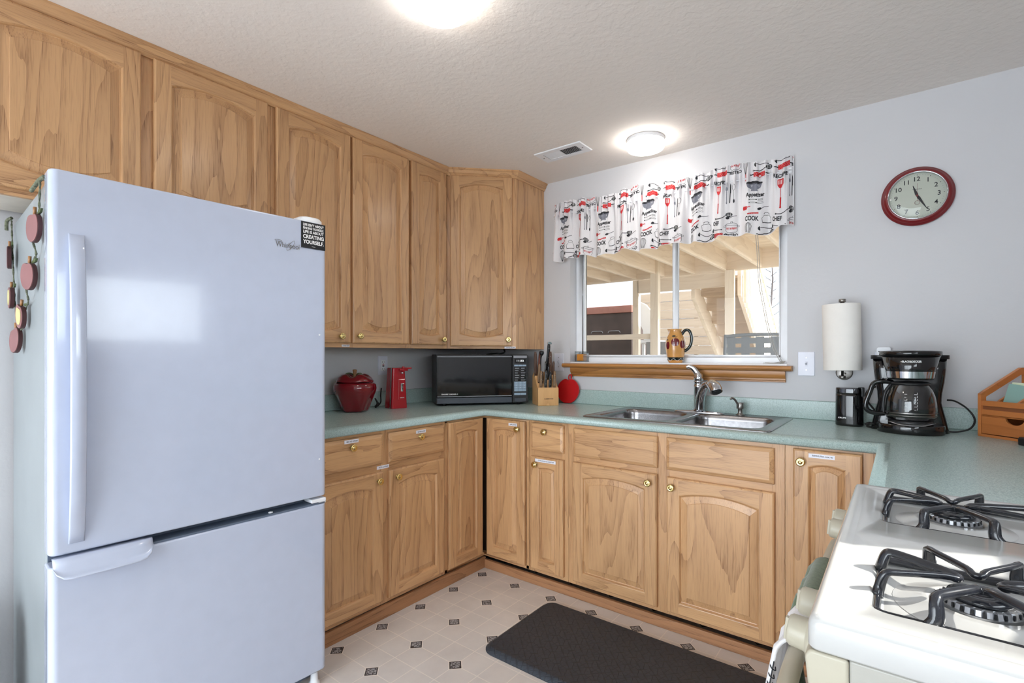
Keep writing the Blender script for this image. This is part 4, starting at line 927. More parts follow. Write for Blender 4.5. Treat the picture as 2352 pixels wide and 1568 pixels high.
MB().box(-0.085, 0.085, 0.0, 0.04, 0.20, 0.31).build('head_bridge', BLACKG, c)
m = MB(); _v, _f = text_geo('BLACK&DECKER', 0.0105, 0.03, 0.060)
m.add([(a, -0.012-math.sqrt((0.0896+b*0.27)**2-a*a)-0.0012, 0.286+b) for a, b, _ in _v], _f, 0); m.build('brand_lettering', WINK, c, fix=False)
cf = root('glass_carafe', 'clear glass coffee carafe with black handle on the coffee maker hot plate', 'carafe', (2.553, -0.258, CT+0.0545), 0.05)
prof = [(0.060, 0.0), (0.076, 0.004), (0.083, 0.016), (0.084, 0.040), (0.082, 0.070), (0.078, 0.095), (0.069, 0.122), (0.058, 0.140), (0.056, 0.144)]
MB().lathe(prof, (0, 0, 0), 'z', 48, 0, True, (True, False)).build('glass_bowl', CGLASS, cf)
MB().lathe([(0.0848, 0.028), (0.0848, 0.031)], (0, 0, 0), 'z', 48, 0, True, (False, False)).lathe([(0.084, 0.018), (0.0843, 0.021)], (0, 0, 0), 'z', 48, 0, True, (False, False)).build('waterline_ring', SATIN, cf)
MB().lathe([(0.060, 0.138), (0.064, 0.141), (0.064, 0.146), (0.055, 0.150), (0, 0.151)], (0, 0, 0), 'z', 40).build('lid', BLACKM, cf)
hp = spline([(-0.056, -0.010, 0.146), (-0.085, -0.018, 0.150), (-0.118, -0.026, 0.142), (-0.132, -0.030, 0.105), (-0.146, -0.034, 0.055), (-0.138, -0.032, 0.030), (-0.112, -0.025, 0.020), (-0.083, -0.018, 0.020)], 7)
MB().tube(hp, 0.0095, 12, flat=0.8).build('handle', BLACKG, cf)
MB().tube(spline([(-0.062, -0.012, 0.138), (-0.080, -0.018, 0.11), (-0.088, -0.019, 0.06), (-0.086, -0.019, 0.02)], 6), 0.006, 8).build('handle_mount', BLACKM, cf)
m = MB()
for i in range(6):
    for x in (-0.020, 0.010): m.box(x-0.003, x+0.003+0.002*(i % 2), -0.0868+abs(x)*0.1, -0.0862+abs(x)*0.1, 0.044+i*0.012, 0.0452+i*0.012)
    m.box(0.0155, 0.0165, -0.0862, -0.0856, 0.044+i*0.012, 0.052+i*0.012)
m.build('cup_marks', WINK, cf, fix=False)
o = MB().tube(spline([(2.675, -0.075, CT+0.125), (2.70, -0.09, CT+0.122), (2.735, -0.11, CT+0.095), (2.755, -0.125, CT+0.055), (2.74, -0.14, CT+0.02), (2.70, -0.15, CT+0.005), (2.67, -0.15, CT+0.0045)], 8), 0.0035, 8).build('power_cord', BLACKR); tag(o, 'looped black cord right of the coffee maker', 'cord')

# ------------------------------------------------------------ desk organiser
c = root('desk_organizer', 'cherry-stained wooden desk organizer with drawer and slots at the right edge', 'desk organizer', (2.758, -0.186, CT), math.radians(-44))
w, d, hf, hb = 0.250, 0.215, 0.163, 0.262
side = [(0, 0), (0, hf), (0.185, hb), (d, hb), (d, 0)]
inner = [(0.022, 0.100), (0.022, hf-0.006), (0.180, hb-0.028), (d-0.012, hb-0.028), (d-0.012, 0.100)]
for k, x in enumerate((0, w-0.012)):
    m = MB(); n_ = 5
    A = [(x, y, z) for y, z in side]; 
    o_ = [(0, 0), (0, hf), (0.185, hb), (d, hb), (d, 0)]; i_ = [(0.024, 0.086), (0.024, hf-0.012), (0.182, hb-0.028), (d-0.014, hb-0.028), (d-0.014, 0.086)]
    L = [[(x, a, b) for a, b in o_], [(x+0.012, a, b) for a, b in o_], [(x+0.012, a, b) for a, b in i_], [(x, a, b) for a, b in i_], [(x, a, b) for a, b in o_]]
    m.loft(L, 0, False, (False, False)); m.build('side_board', CHERRY, c, bevel=0.001)
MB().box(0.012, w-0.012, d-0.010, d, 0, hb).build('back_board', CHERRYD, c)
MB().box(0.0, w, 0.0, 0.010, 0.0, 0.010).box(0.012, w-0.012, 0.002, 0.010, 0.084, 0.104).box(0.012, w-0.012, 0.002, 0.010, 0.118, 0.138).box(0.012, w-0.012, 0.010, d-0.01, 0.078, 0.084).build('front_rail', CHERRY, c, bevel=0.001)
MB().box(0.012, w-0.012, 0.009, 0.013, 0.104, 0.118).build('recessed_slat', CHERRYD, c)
dp = [(0.014, 0.013), (w-0.014, 0.013), (w-0.014, 0.078)]
for i in range(13):
    a = PI*i/12; dp.append((w*0.50+0.030*math.cos(a), 0.078-0.022*math.sin(a)))
dp.append((0.014, 0.078))
m = MB().prism(dp, 0.001, 0.010, 'y'); m.box(0.014, w-0.014, 0.010, d-0.012, 0.012, 0.018); m.build('drawer', CHERRY, c, bevel=0.0008)
for x, h_ in ((0.036, 0.150), (0.122, 0.165)):
    m = MB().prism([(0.010, 0.084), (0.010, h_-0.03), (0.12, h_+0.03), (d-0.01, h_+0.03), (d-0.01, 0.084)], x, x+0.008, 'x'); m.build('divider', CHERRY, c, bevel=0.0008)
MO = Matrix.Translation((2.758, -0.186, CT)) @ Matrix.Rotation(math.radians(-44), 4, 'Z')
p = root('sage_envelope', 'sage green card standing in the desk organizer slot, in front of the cream card', 'card', tuple(MO @ Vector((0.078, 0.040, 0.086))), math.radians(-44)); p.rotation_euler = (math.radians(-14), math.radians(6), math.radians(-44))
MB().box(-0.032, 0.034, -0.002, 0.002, 0, 0.118).build('card', SAGEP, p)
p = root('cream_envelope', 'pale cream-green card behind the sage green card in the desk organizer', 'card', tuple(MO @ Vector((0.086, 0.058, 0.086))), math.radians(-44)); p.rotation_euler = (math.radians(-13), math.radians(2), math.radians(-44))
MB().box(-0.034, 0.034, -0.002, 0.002, 0, 0.124).build('card', CREAMP, p)
c = root('small_black_device', 'small black device on the counter in front of the desk organizer', 'device', (2.875, -0.372, CT), 0.6)
MB().loft([[(x, y, z) for x, y in rrect(0, 0, 0.05*k, 0.05*k, 0.012*k, 4)] for z, k in ((0, 0.96), (0.004, 1), (0.022, 1), (0.027, 0.9))], 0, True).build('case', BLACKM, c)

# ------------------------------------------------------------ wall clock
c = root('wall_clock', 'round red-rimmed wall clock with black numerals and domed glass', 'clock', (2.579, 0.0, 1.915))
MB().lathe([(0.105, 0.0), (0.123, -0.004), (0.127, -0.010), (0.126, -0.016), (0.121, -0.018), (0.118, -0.026), (0.110, -0.033), (0.104, -0.036), (0.1015, -0.034)], (0, 0, 0), 'y', 72, 0, True, (True, False)).build('rim', REDC, c)
MB().lathe([(0.1025, -0.034), (0.1025, -0.038), (0.100, -0.039), (0.098, -0.034), (0.098, -0.026)], (0, 0, 0), 'y', 72, 0, True, (False, False)).build('chrome_bezel', CHROME, c)
m = MB().lathe([(0.0985, -0.020), (0.0985, -0.024)], (0, 0, 0), 'y', 64, 0, False)
yf = -0.0243
for h in range(1, 13):
    a = PI/2-2*PI*h/12; r = 0.073; put_text(m, str(h), Matrix.Translation((r*math.cos(a), yf, r*math.sin(a))) @ UPR, 1, 0.0265, bold=0.012)
for h in range(60):
    a = 2*PI*h/60; r = 0.0895; rr = 0.0016 if h % 5 == 0 else 0.0007; m.lathe([(rr, yf+0.0002), (rr, yf)], (r*math.cos(a), 0, r*math.sin(a)), 'y', 8, 1, False)
put_text(m, 'Westclox', Matrix.Translation((0, yf, 0.029)) @ UPR, 1, 0.0085, 0.032)
m.build('dial', [IVORY, INK], c, fix=False)
def hand(name, ang, ln, wd, tail, y, mat):
    m = MB(); m.M = Matrix.Rotation(ang, 4, 'Y'); m.prism([(-wd*0.25, -tail), (wd*0.25, -tail), (wd*0.5, ln*0.16), (wd*0.09, ln), (-wd*0.09, ln), (-wd*0.5, ln*0.16)], y, y+0.0008, 'y'); return m.build(name, mat, c)
hand('hour_hand', 2*PI*(11.4/12), 0.047, 0.011, 0.008, -0.0275, INK); hand('minute_hand', 2*PI*25.3/60, 0.067, 0.010, 0.008, -0.029, INK)
m = MB().box(-0.0004, 0.0004, -0.031, -0.0305, -0.024, 0.052); ell(m, (0, -0.031), 0.0085, 0.0085, 0, 0.0006, 28, M=Matrix.Translation((0, -0.0308, 0)) @ UPR); m.cyl((0, -0.0265, 0), 0.004, -0.005, 'y', 16); m.build('second_hand', REDC, c)
MB().lathe([(0.098, -0.035), (0.085, -0.0395), (0.06, -0.043), (0.03, -0.0445), (0, -0.045)], (0, 0, 0), 'y', 64, 0, True, (False, False)).build('glass_dome', DGLASS, c)

# ------------------------------------------------------------ ceiling vent and lamps
c = root('ceiling_vent', 'white slatted ceiling register left of the small ceiling lamp', 'vent', (1.010, -0.395, ZC))
VW, VD = 0.300, 0.145
m = MB().loft([[(x, y, z) for x, y in rrect(0, 0, VW*k, VD*k2, 0.002, 2)] for z, k, k2 in ((0, 1, 1), (-0.003, 1, 1), (-0.006, 0.985, 0.965))]+[[(x, y, -0.006) for x, y in rrect(0, 0, 0.215, 0.082, 0.002, 2)], [(x, y, -0.001) for x, y in rrect(0, 0, 0.215, 0.082, 0.002, 2)]], 0, False, (False, False)); m.build('frame', WHITEP, c)
MB().box(-0.108, 0.108, -0.042, 0.042, -0.0012, -0.0004).build('duct_opening', BLACKM, c)
for i in range(20):
    x = -0.1+i*0.0105; a = -0.30 if i < 10 else 0.75
    m = MB(); m.M = Matrix.Translation((x, 0, -0.004)) @ Matrix.Rotation(a, 4, 'Y'); m.box(-0.0045, 0.0045, -0.041, 0.041, -0.0003, 0.0003); m.build('slat', WHITEP, c)
for x in (-0.127, 0.127): MB().lathe([(0.004, -0.006), (0.0035, -0.0075), (0, -0.008)], (x, 0.0, 0), 'z', 12).build('screw', SATIN, c)
def lamp(x, y, r, label):
    c = root('ceiling_light', label, 'ceiling light', (x, y, ZC), 0, 'round flush ceiling lights')
    MB().lathe([(r*0.97, 0), (r, -0.002), (r, -0.018), (r*0.985, -0.020)], (0, 0, 0), 'z', 56).build('base_ring', WHITEP, c)
    MB().lathe([(r*0.985, -0.019), (r*1.0, -0.026), (r*0.99, -0.046), (r*0.95, -0.054), (r*0.86, -0.058), (0, -0.059)], (0, 0, 0), 'z', 56).build('diffuser', LAMPE, c)
lamp(1.449, -0.272, 0.098, 'small round lit flush ceiling light near the window wall')
lamp(1.372, -1.700, 0.098, 'round lit flush ceiling light cut off by the top edge of the photo')
lamp(1.40, -4.4, 0.098, 'round lit flush ceiling light added behind the camera to brighten the room')  # unseen extra lamp, added for more light in the room

# ------------------------------------------------------------ things on the window stool
ZS = WZ0+0.008
c = root('ceramic_pitcher', 'amber ceramic pitcher painted with red apples on the window sill', 'pitcher', (1.500, 0.035, ZS), 0.1)
PR = [(0.036, 0), (0.038, 0.003), (0.0445, 0.018), (0.0455, 0.028), (0.0495, 0.045), (0.0545, 0.075), (0.0560, 0.100), (0.0545, 0.122), (0.0480, 0.145), (0.0385, 0.163), (0.0345, 0.175), (0.0340, 0.185), (0.0360, 0.193)]
def prad(z):
    for (a, b), (a2, b2) in zip(PR[:-1], PR[1:]):
        if z <= b2: return a+(a2-a)*(z-b)/(b2-b)
    return PR[-1][0]
L = []
for r, z in PR+[(0.033, 0.192), (0.031, 0.175), (0.044, 0.14), (0.05, 0.08)]:
    L.append([(r*math.cos(t)-(0.012*max(0, (z-0.16)/0.033)*math.exp(-((t-PI)/0.35)**2) if z > 0.16 else 0), r*math.sin(t), z) for t in [2*PI*i/56 for i in range(56)]])
body = MB().loft(L, 0, True, (True, True)).build('body', CERY, c)
m = MB().lathe([(0.0385, 0.0055), (0.0452, 0.019), (0.0462, 0.029), (0.0472, 0.032)], (0, 0, 0), 'z', 56, 0, True, (False, False))
wv = [((prad(0.018+0.006*math.sin(i*PI/8))+0.0012)*math.cos(2*PI*i/112), (prad(0.018+0.006*math.sin(i*PI/8))+0.0012)*math.sin(2*PI*i/112), 0.018+0.006*math.sin(i*PI/8)) for i in range(113)]
m.tube(wv, 0.0009, 5, 1); m.build('painted_band', [CERG, WINK], body)
MB().tube(spline([(0.034, 0.0, 0.160), (0.055, -0.004, 0.185), (0.078, -0.006, 0.180), (0.090, -0.006, 0.145), (0.086, -0.006, 0.105), (0.070, -0.004, 0.080), (0.050, 0, 0.066)], 7), [0.0085, 0.008]+[0.0085]*41, 12).build('handle', CERG, c)
def decal(fn, r_off, mats, name):
    pass
def on_body(u, z, off=0.0012):
    r = prad(z)+off; a = -PI/2+u/0.055; return (r*math.cos(a), r*math.sin(a), z)
def blob(mb, u0, z0, rx, rz, mi, n=28, rings=5, dip=0.18):
    def P_(t, k):
        q = 1-dip*math.exp(-((t-PI/2)/0.35)**2)-dip*0.4*math.exp(-((t-3*PI/2)/0.35)**2)
        return on_body(u0+rx*k*q*math.cos(t), z0+rz*k*q*math.sin(t))
    L = [[P_(2*PI*i/n, k/rings) for i in range(n)] for k in range(rings, 0, -1)]; L.append([on_body(u0, z0)]*n)
    mb.loft(L, mi, True, (False, False))
m = MB(); blob(m, 0.012, 0.118, 0.023, 0.024, 0); blob(m, -0.034, 0.100, 0.014, 0.024, 0); blob(m, 0.055, 0.105, 0.018, 0.024, 0)
m.build('painted_apple', CERR, body)
m = MB(); blob(m, 0.002, 0.152, 0.013, 0.004, 0, dip=0); blob(m, -0.040, 0.131, 0.007, 0.003, 0, dip=0)
m.tube([on_body(0.013, 0.136), on_body(0.018, 0.148), on_body(0.026, 0.152)], 0.001, 6); m.build('painted_leaf', CERG, body)
c = root('candle_holder', 'small clear square glass holder with orange candle at the left end of the sill', 'candle holder', (0.882, 0.043, ZS))
TG = glass('thick_glass', (0.97, 0.98, 0.98, 1), 0.7)
h = 0.034
m = MB().box(-h, h, -h, h, 0, 0.006).box(-h, -h+0.005, -h, h, 0.006, 0.068).box(h-0.005, h, -h, h, 0.006, 0.068).box(-h+0.005, h-0.005, -h, -h+0.005, 0.006, 0.068).box(-h+0.005, h-0.005, h-0.005, h, 0.006, 0.068); m.build('glass_cube', TG, c)
cn = MB().box(-0.024, 0.024, -0.024, 0.024, 0.0065, 0.050).build('candle', WAX, c, bevel=0.003)
MB().cyl((0, 0, 0.05), 0.001, 0.006).build('wick', INK, cn)
o = MB()
pts = spline([(1.905, 0.055, 2.02), (1.925, 0.045, 1.80), (1.934, 0.045, 1.62), (1.952, 0.045, 1.50), (1.975, 0.045, 1.37), (2.003, 0.045, 1.26), (2.034, 0.040, 1.197), (2.045, 0.03, ZS+0.003), (2.00, 0.02, ZS+0.003), (1.96, 0.03, ZS+0.004), (2.0, 0.05, ZS+0.003), (2.05, 0.035, ZS+0.012), (2.035, 0.02, ZS+0.003), (1.985, 0.012, ZS+0.003)], 8)
o.tube(pts, 0.0016, 6); o.tube([Vector(q)+Vector((0.008, 0.004, 0.001)) for q in pts], 0.0016, 6)
MB_ = o.build('blind_cord', plain('clear_plastic_cord', rgb(176, 172, 166), 0.4)); tag(MB_, 'thin looped blind cord hanging down the right side of the window onto the sill', 'cord')

# ------------------------------------------------------------ valance
VX0, VX1, VZ1 = 0.712, 2.108, 2.212
def vbot(x): return 1.838+0.008*math.sin(x*21+1)+0.005*math.sin(x*47)+(0.018 if x > 2.03 else 0)*min(1, (x-2.03)/0.03) if x > 2.03 else 1.838+0.008*math.sin(x*21+1)+0.005*math.sin(x*47)
def vy(x, z):
    t = min(1, max(0, (2.13-z)/0.29)); e = min(1, (x-VX0)/0.025, (VX1-x)/0.025); e = max(0.15, e)
    s = math.sin(2*PI*x/0.118+1.4*math.sin(x*8.3))+0.35*math.sin(2*PI*x/0.061+2.0*math.sin(x*5.1)+1)
    g = math.sin(2*PI*x/0.036+2.2*math.sin(x*14))+0.6*math.sin(2*PI*x/0.023+x*31)
    top = max(0, (z-2.13)/0.08)
    A1 = 0.003+0.017*t**0.8; A2 = 0.0062*math.exp(-((z-2.13)/0.022)**2)+0.0045*top+0.0012*(1-t)
    A2 = A2+0.003*math.exp(-((z-2.10)/0.05)**2)
    return -(0.046+0.012*t)*(0.4+0.6*e)-A1*s*e-A2*g*e
NX = 1500; tab = [0.0]
for i in range(NX):
    xa = VX0+(VX1-VX0)*i/NX; xb = VX0+(VX1-VX0)*(i+1)/NX; dy = vy(xb, 1.95)-vy(xa, 1.95); tab.append(tab[-1]+math.hypot(xb-xa, dy))
def xof(u):
    lo, hi = 0, NX
    while hi-lo > 1:
        md = (lo+hi)//2
        if tab[md] <= u: lo = md
        else: hi = md
    f = (u-tab[lo])/(tab[hi]-tab[lo]); return VX0+(VX1-VX0)*(lo+f)/NX
UL = tab[-1]
def vtop(x): return VZ1-0.010*abs(math.sin(x*38+math.sin(x*11)))-0.010*math.sin(x*13)-0.004*math.sin(x*71)
m = MB()
def cf_(u, v):
    x = VX0+(VX1-VX0)*u; zt = vtop(x); zb = vbot(x); z = zt+(zb-zt)*v; return (x, vy(x, z), z)
m.grid(cf_, 900, 56, 0)
# printed motifs, drawn flat in fabric coordinates (u right, v down) then laid on the folds
FL = []   # (verts2d, faces, slot)
def fpoly(pts, mi): FL.append((list(pts), [tuple(range(len(pts)))], mi))
def fstroke(pts, w_, mi, ox=0, oy=0):
    n_ = len(pts); vs = []
    for i in range(n_):
        a = pts[max(i-1, 0)]; b = pts[min(i+1, n_-1)]; dx, dy = b[0]-a[0], b[1]-a[1]; l = math.hypot(dx, dy) or 1
        nx, ny = -dy/l*w_/2, dx/l*w_/2; vs += [(pts[i][0]+nx+ox, pts[i][1]+ny+oy), (pts[i][0]-nx+ox, pts[i][1]-ny+oy)]
    FL.append((vs, [(2*i, 2*i+1, 2*i+3, 2*i+2) for i in range(n_-1)], mi))
def fline(x0, y0, x1, y1, w_, mi, n_=8): fstroke([(x0+(x1-x0)*i/n_, y0+(y1-y0)*i/n_) for i in range(n_+1)], w_, mi)
def fell(cx, cy, a, b, mi, fill=True, w_=0.0016, t0=0, t1=2*PI, n_=20, rot=0):
    P_ = [(cx+a*math.cos(t)*math.cos(rot)-b*math.sin(t)*math.sin(rot), cy+a*math.cos(t)*math.sin(rot)+b*math.sin(t)*math.cos(rot)) for t in [t0+(t1-t0)*i/n_ for i in range(n_+1)]]
    if fill: fpoly(P_[:-1], mi)
    else: fstroke(P_, w_, mi)
TXT = {}
def ftext(s, cx, cy, h_, mi, mi2=None, wd=None):
    if s not in TXT: TXT[s] = text_geo(s, 1.0, 0.035)
    vs, fs = TXT[s]; wd = wd*1.12 if wd else wd; h_ *= 1.12; sc = h_/0.72; k = sc if not wd else wd/((max(v[0] for v in vs)-min(v[0] for v in vs)) or 1)
    FL.append(([(cx+v[0]*k, cy-v[1]*sc) for v in vs], fs, mi))
K, R_, Gy = 1, 2, 3
def spatula(x, y, mi):
    fpoly([(x-0.015, y+0.004), (x-0.011, y), (x+0.011, y), (x+0.015, y+0.004), (x+0.014, y+0.030), (x+0.004, y+0.046), (x-0.004, y+0.046), (x-0.014, y+0.030)], mi)
    for i in range(4): fline(x-0.0085+i*0.0057, y+0.006, x-0.0080+i*0.0053, y+0.027, 0.0022, 4, 4)
    fline(x, y+0.044, x+0.001, y+0.095, 0.0026, mi); fline(x+0.001, y+0.093, x, y+0.142, 0.0062, mi); fell(x, y+0.143, 0.0045, 0.004, mi)
def fork(x, y, mi):
    for i in range(3): fline(x-0.005+i*0.005, y, x-0.0045+i*0.0045, y+0.028, 0.0015, mi, 4)
    fell(x, y+0.033, 0.0062, 0.010, mi); fline(x, y+0.038, x-0.001, y+0.105, 0.0036, mi); fell(x-0.001, y+0.106, 0.003, 0.006, mi)
def tknife(x, y, mi): fpoly([(x, y), (x+0.0045, y+0.012), (x+0.004, y+0.055), (x-0.002, y+0.055), (x-0.001, y+0.01)], mi); fline(x, y+0.055, x-0.002, y+0.106, 0.0045, mi)
def spoon(x, y, mi): fell(x, y+0.018, 0.008, 0.016, mi, False, 0.0013); fline(x, y+0.034, x, y+0.08, 0.0014, mi); fell(x, y+0.09, 0.0045, 0.010, mi)
def hturner(x, y, mi):
    fell(x+0.075, y, 0.017, 0.012, mi); 
    for i in range(3): fline(x+0.066+i*0.008, y-0.008, x+0.066+i*0.008, y+0.008, 0.0012, 4, 3)
    for i in range(2): fline(x+0.063, y-0.004+i*0.007, x+0.088, y-0.004+i*0.007, 0.0010, 4, 3)
    fstroke([(x+0.058, y+0.003), (x+0.04, y+0.010), (x+0.02, y+0.013), (x, y+0.012)], 0.004, mi); fline(x, y+0.012, x-0.008, y+0.012, 0.008, mi, 2); fell(x-0.006, y+0.012, 0.0022, 0.0016, 4)
def hspoon(x, y, mi): fell(x, y, 0.010, 0.0065, mi, rot=-0.2); fstroke([(x+0.009, y-0.001), (x+0.025, y-0.007), (x+0.045, y-0.010)], 0.0026, mi)
def pot(x, y, mi):
    fell(x, y-0.024, 0.005, 0.0045, mi, False, 0.0016); fell(x, y-0.008, 0.028, 0.012, mi, False, 0.0018, PI, 2*PI); fline(x-0.030, y-0.008, x+0.030, y-0.008, 0.0018, mi)
    fstroke([(x-0.027, y-0.006), (x-0.027, y+0.022), (x-0.020, y+0.029), (x+0.020, y+0.029), (x+0.027, y+0.022), (x+0.027, y-0.006)], 0.0018, mi)
    fell(x-0.032, y-0.003, 0.006, 0.004, mi, False, 0.0016); fell(x+0.032, y-0.003, 0.006, 0.004, mi, False, 0.0016); ftext('EAT & ENJOY', x, y+0.010, 0.0085, R_, wd=0.044)
def pin(x, y, mi):
    fpoly([(x-0.030, y-0.0095), (x-0.027, y-0.012), (x+0.027, y-0.012), (x+0.030, y-0.0095), (x+0.030, y+0.0095), (x+0.027, y+0.012), (x-0.027, y+0.012), (x-0.030, y+0.0095)], mi)
    for i in range(7):
        for j in range(3): fell(x-0.024+i*0.008+(j % 2)*0.003, y-0.007+j*0.007, 0.0011, 0.0011, 4, n_=6)
    fline(x+0.030, y, x+0.052, y, 0.0055, K, 4); fline(x-0.030, y, x-0.048, y, 0.0055, K, 4)
def whisk(x, y, mi):
    for k in (1.0, 0.62, 0.25): fstroke([(x-0.0025*k, y+0.070), (x-0.014*k, y+0.035), (x-0.016*k, y+0.018), (x-0.010*k, y+0.004), (x, y), (x+0.010*k, y+0.004), (x+0.016*k, y+0.018), (x+0.014*k, y+0.035), (x+0.0025*k, y+0.070)], 0.0016, mi)
    fline(x, y+0.070, x, y+0.105, 0.0065, R_)
def colander(x, y, mi):
    fell(x, y, 0.040, 0.009, K); fpoly([(x-0.038, y+0.003), (x+0.038, y+0.003), (x+0.030, y+0.024), (x+0.014, y+0.034), (x+0.017, y+0.043), (x-0.017, y+0.043), (x-0.014, y+0.034), (x-0.030, y+0.024)], Gy)
    for i in range(5):
        for s_ in (-1, 1): fell(x+s_*0.016+0.004*(i % 3), y+0.012+0.004*(i//2), 0.0013, 0.0013, 4, n_=6)
def kettle(x, y, mi): fstroke([(x-0.020, y+0.022), (x-0.024, y), (x-0.012, y-0.014), (x+0.012, y-0.016), (x+0.022, y-0.002), (x+0.024, y+0.022), (x-0.020, y+0.022)], 0.0018, mi); fline(x-0.021, y+0.023, x+0.024, y+0.023, 0.0035, mi); fell(x, y-0.017, 0.014, 0.012, mi, False, 0.0022, PI*1.05, PI*1.95)
def hfork(x, y, mi, kn=False):
    fline(x-0.030, y, x+0.008, y, 0.0055, mi); fline(x-0.026, y, x+0.002, y, 0.0028, 4, 4)
    if kn: fell(x+0.022, y+0.001, 0.016, 0.0042, mi, False, 0.0013)
    else:
        for i in range(3): fline(x+0.012, y-0.0035+i*0.0035, x+0.036, y-0.004+i*0.004, 0.0013, mi, 4)
def redbar(x, y):
    fstroke([(x-0.026, y), (x-0.01, y-0.001), (x+0.026, y-0.005)], 0.0065, R_)
    for i in range(6): fline(x-0.022+i*0.008, y-0.002, x-0.022+i*0.008, y+0.001, 0.0008, 4, 1)
def redcup(x, y): fpoly([(x-0.014, y-0.009), (x+0.012, y-0.010), (x+0.013, y+0.008), (x-0.014, y+0.011), (x-0.018, y+0.002)], R_); fline(x+0.013, y-0.003, x+0.028, y-0.006, 0.004, R_, 3)
def ladle(x, y, mi): fell(x, y, 0.011, 0.011, mi, t0=PI/2, t1=PI*1.5); fstroke([(x, y-0.004), (x+0.02, y-0.001), (x+0.055, y+0.001)], 0.0030, mi); fell(x+0.058, y+0.001, 0.004, 0.003, mi)
TW, TH = 0.335, 0.325
def colA(x, y):
    ftext('RECIPE', x+0.045, y+0.012, 0.016, K, wd=0.060); spatula(x+0.047, y+0.028, R_); fork(x+0.093, y+0.022, Gy); tknife(x+0.110, y+0.022, K); spoon(x+0.128, y+0.030, K)
    hturner(x+0.030, y+0.190, K); hspoon(x+0.098, y+0.207, K); ftext('CHEF', x+0.030, y+0.226, 0.019, K, wd=0.046); pot(x+0.118, y+0.254, K); ftext('BISTRO', x+0.118, y+0.298, 0.014, K, wd=0.056); ladle(x+0.010, y+0.262, K); pin(x+0.045, y+0.292, R_)
def colB(x, y):
    redbar(x+0.05, y+0.006); ftext('COOK', x+0.045, y+0.030, 0.021, K, wd=0.058); kettle(x+0.115, y+0.030, K); whisk(x+0.028, y+0.052, K); ladle(x+0.085, y+0.080, K); hturner(x+0.075, y+0.098, K); pin(x+0.100, y+0.130, R_)
    colander(x+0.075, y+0.172, K); ftext('Appetizer', x+0.080, y+0.236, 0.018, K, wd=0.080); hfork(x+0.080, y+0.258, K); hfork(x+0.080, y+0.274, K, True); redcup(x+0.030, y+0.300); hspoon(x+0.10, y+0.305, K)
for i in range(-1, 7):
    for j in range(-2, 2):
        x = i*TW-0.10+(0.0 if j % 2 == 0 else 0.02); y = j*TH+0.02
        colA(x, y+0.05); colB(x+0.168, y-0.085)
bm = bmesh.new()
for vs, fs, mi in FL:
    if max(v[0] for v in vs) < 0 or min(v[0] for v in vs) > UL or max(v[1] for v in vs) < 0 or min(v[1] for v in vs) > 0.38: continue
    bv = [bm.verts.new((v[0], v[1], 0)) for v in vs]
    for f in fs:
        try: bf = bm.faces.new([bv[i] for i in f]); bf.material_index = mi
        except ValueError: pass
bmesh.ops.triangulate(bm, faces=[f for f in bm.faces if len(f.verts) > 4])
for _ in range(5):
    le = [e for e in bm.edges if e.calc_length() > 0.0055]
    if not le: break
    bmesh.ops.subdivide_edges(bm, edges=le, cuts=1, use_grid_fill=False)
    bmesh.ops.triangulate(bm, faces=[f for f in bm.faces if len(f.verts) > 4])
bm.verts.ensure_lookup_table(); bm.verts.index_update()
pos = []
for v in bm.verts:
    u_, w_ = v.co.x, v.co.y
    if 0.001 < u_ < UL-0.001:
        x = xof(u_); z = vtop(x)-w_; pos.append((x, z) if vbot(x)+0.002 < z < vtop(x)-0.001 and w_ > 0 else None)
    else: pos.append(None)
okf = [f for f in bm.faces if all(pos[v.index] for v in f.verts)]
use = sorted({v.index for f in okf for v in f.verts}); mp = {i: k for k, i in enumerate(use)}; base = len(m.v)
for i in use: x, z = pos[i]; 
for f in okf:
    pass
m.v += [(pos[i][0], vy(*pos[i]), pos[i][1]) for i in use]
for f in okf:
    m.f.append([base+mp[v.index] for v in f.verts]); m.mi.append(f.material_index); m.sm.append(True)
# lift the print off the cloth: black-on-colour highlights lie highest
lift = {}
for f in okf:
    for v in f.verts: lift[v.index] = max(lift.get(v.index, 0), 0.0020 if f.material_index == 4 else 0.0013)
for i in use:
    x, z = pos[i]; e_ = 0.0015; nx = (vy(x+e_, z)-vy(x-e_, z))/(2*e_); l_ = math.hypot(nx, 1); k = base+mp[i]; a = m.v[k]; m.v[k] = (a[0]+nx/l_*lift[i], a[1]-lift[i]/l_, a[2])
bm.free()
o = m.build('window_valance', [CLOTH, INK, REDINK, GREYINK, WINK], fix=False); tag(o, 'gathered white valance printed with red and black cooking words and utensils', 'valance')
c = root('curtain_rod', 'thin curtain rod carrying the valance above the window', 'curtain rod', (1.41, -0.040, 2.13))
MB().cyl((-0.69, 0, 0), 0.004, 1.38, 'x', 10).build('rod', WHITEP, c)
for x in (-0.685, 0.685): MB().box(x-0.006, x+0.006, 0.0, 0.040, -0.012, 0.012).build('bracket', WHITEP, c)

# ------------------------------------------------------------ floor mat
c = root('anti_fatigue_mat', 'black cushioned anti-fatigue mat lying on the tiles before the sink', 'mat', (1.79, -0.992, 0), 0)
L = [[(x, y, z) for x, y in rrect(0, 0, 1.30-q, 0.52-q, 0.06-q/2, 8)] for z, q in ((0.0, 0.0), (0.004, 0.0), (0.016, 0.035), (0.018, 0.045))]
MB().loft(L, 0, True).build('mat_body', MATM, c)

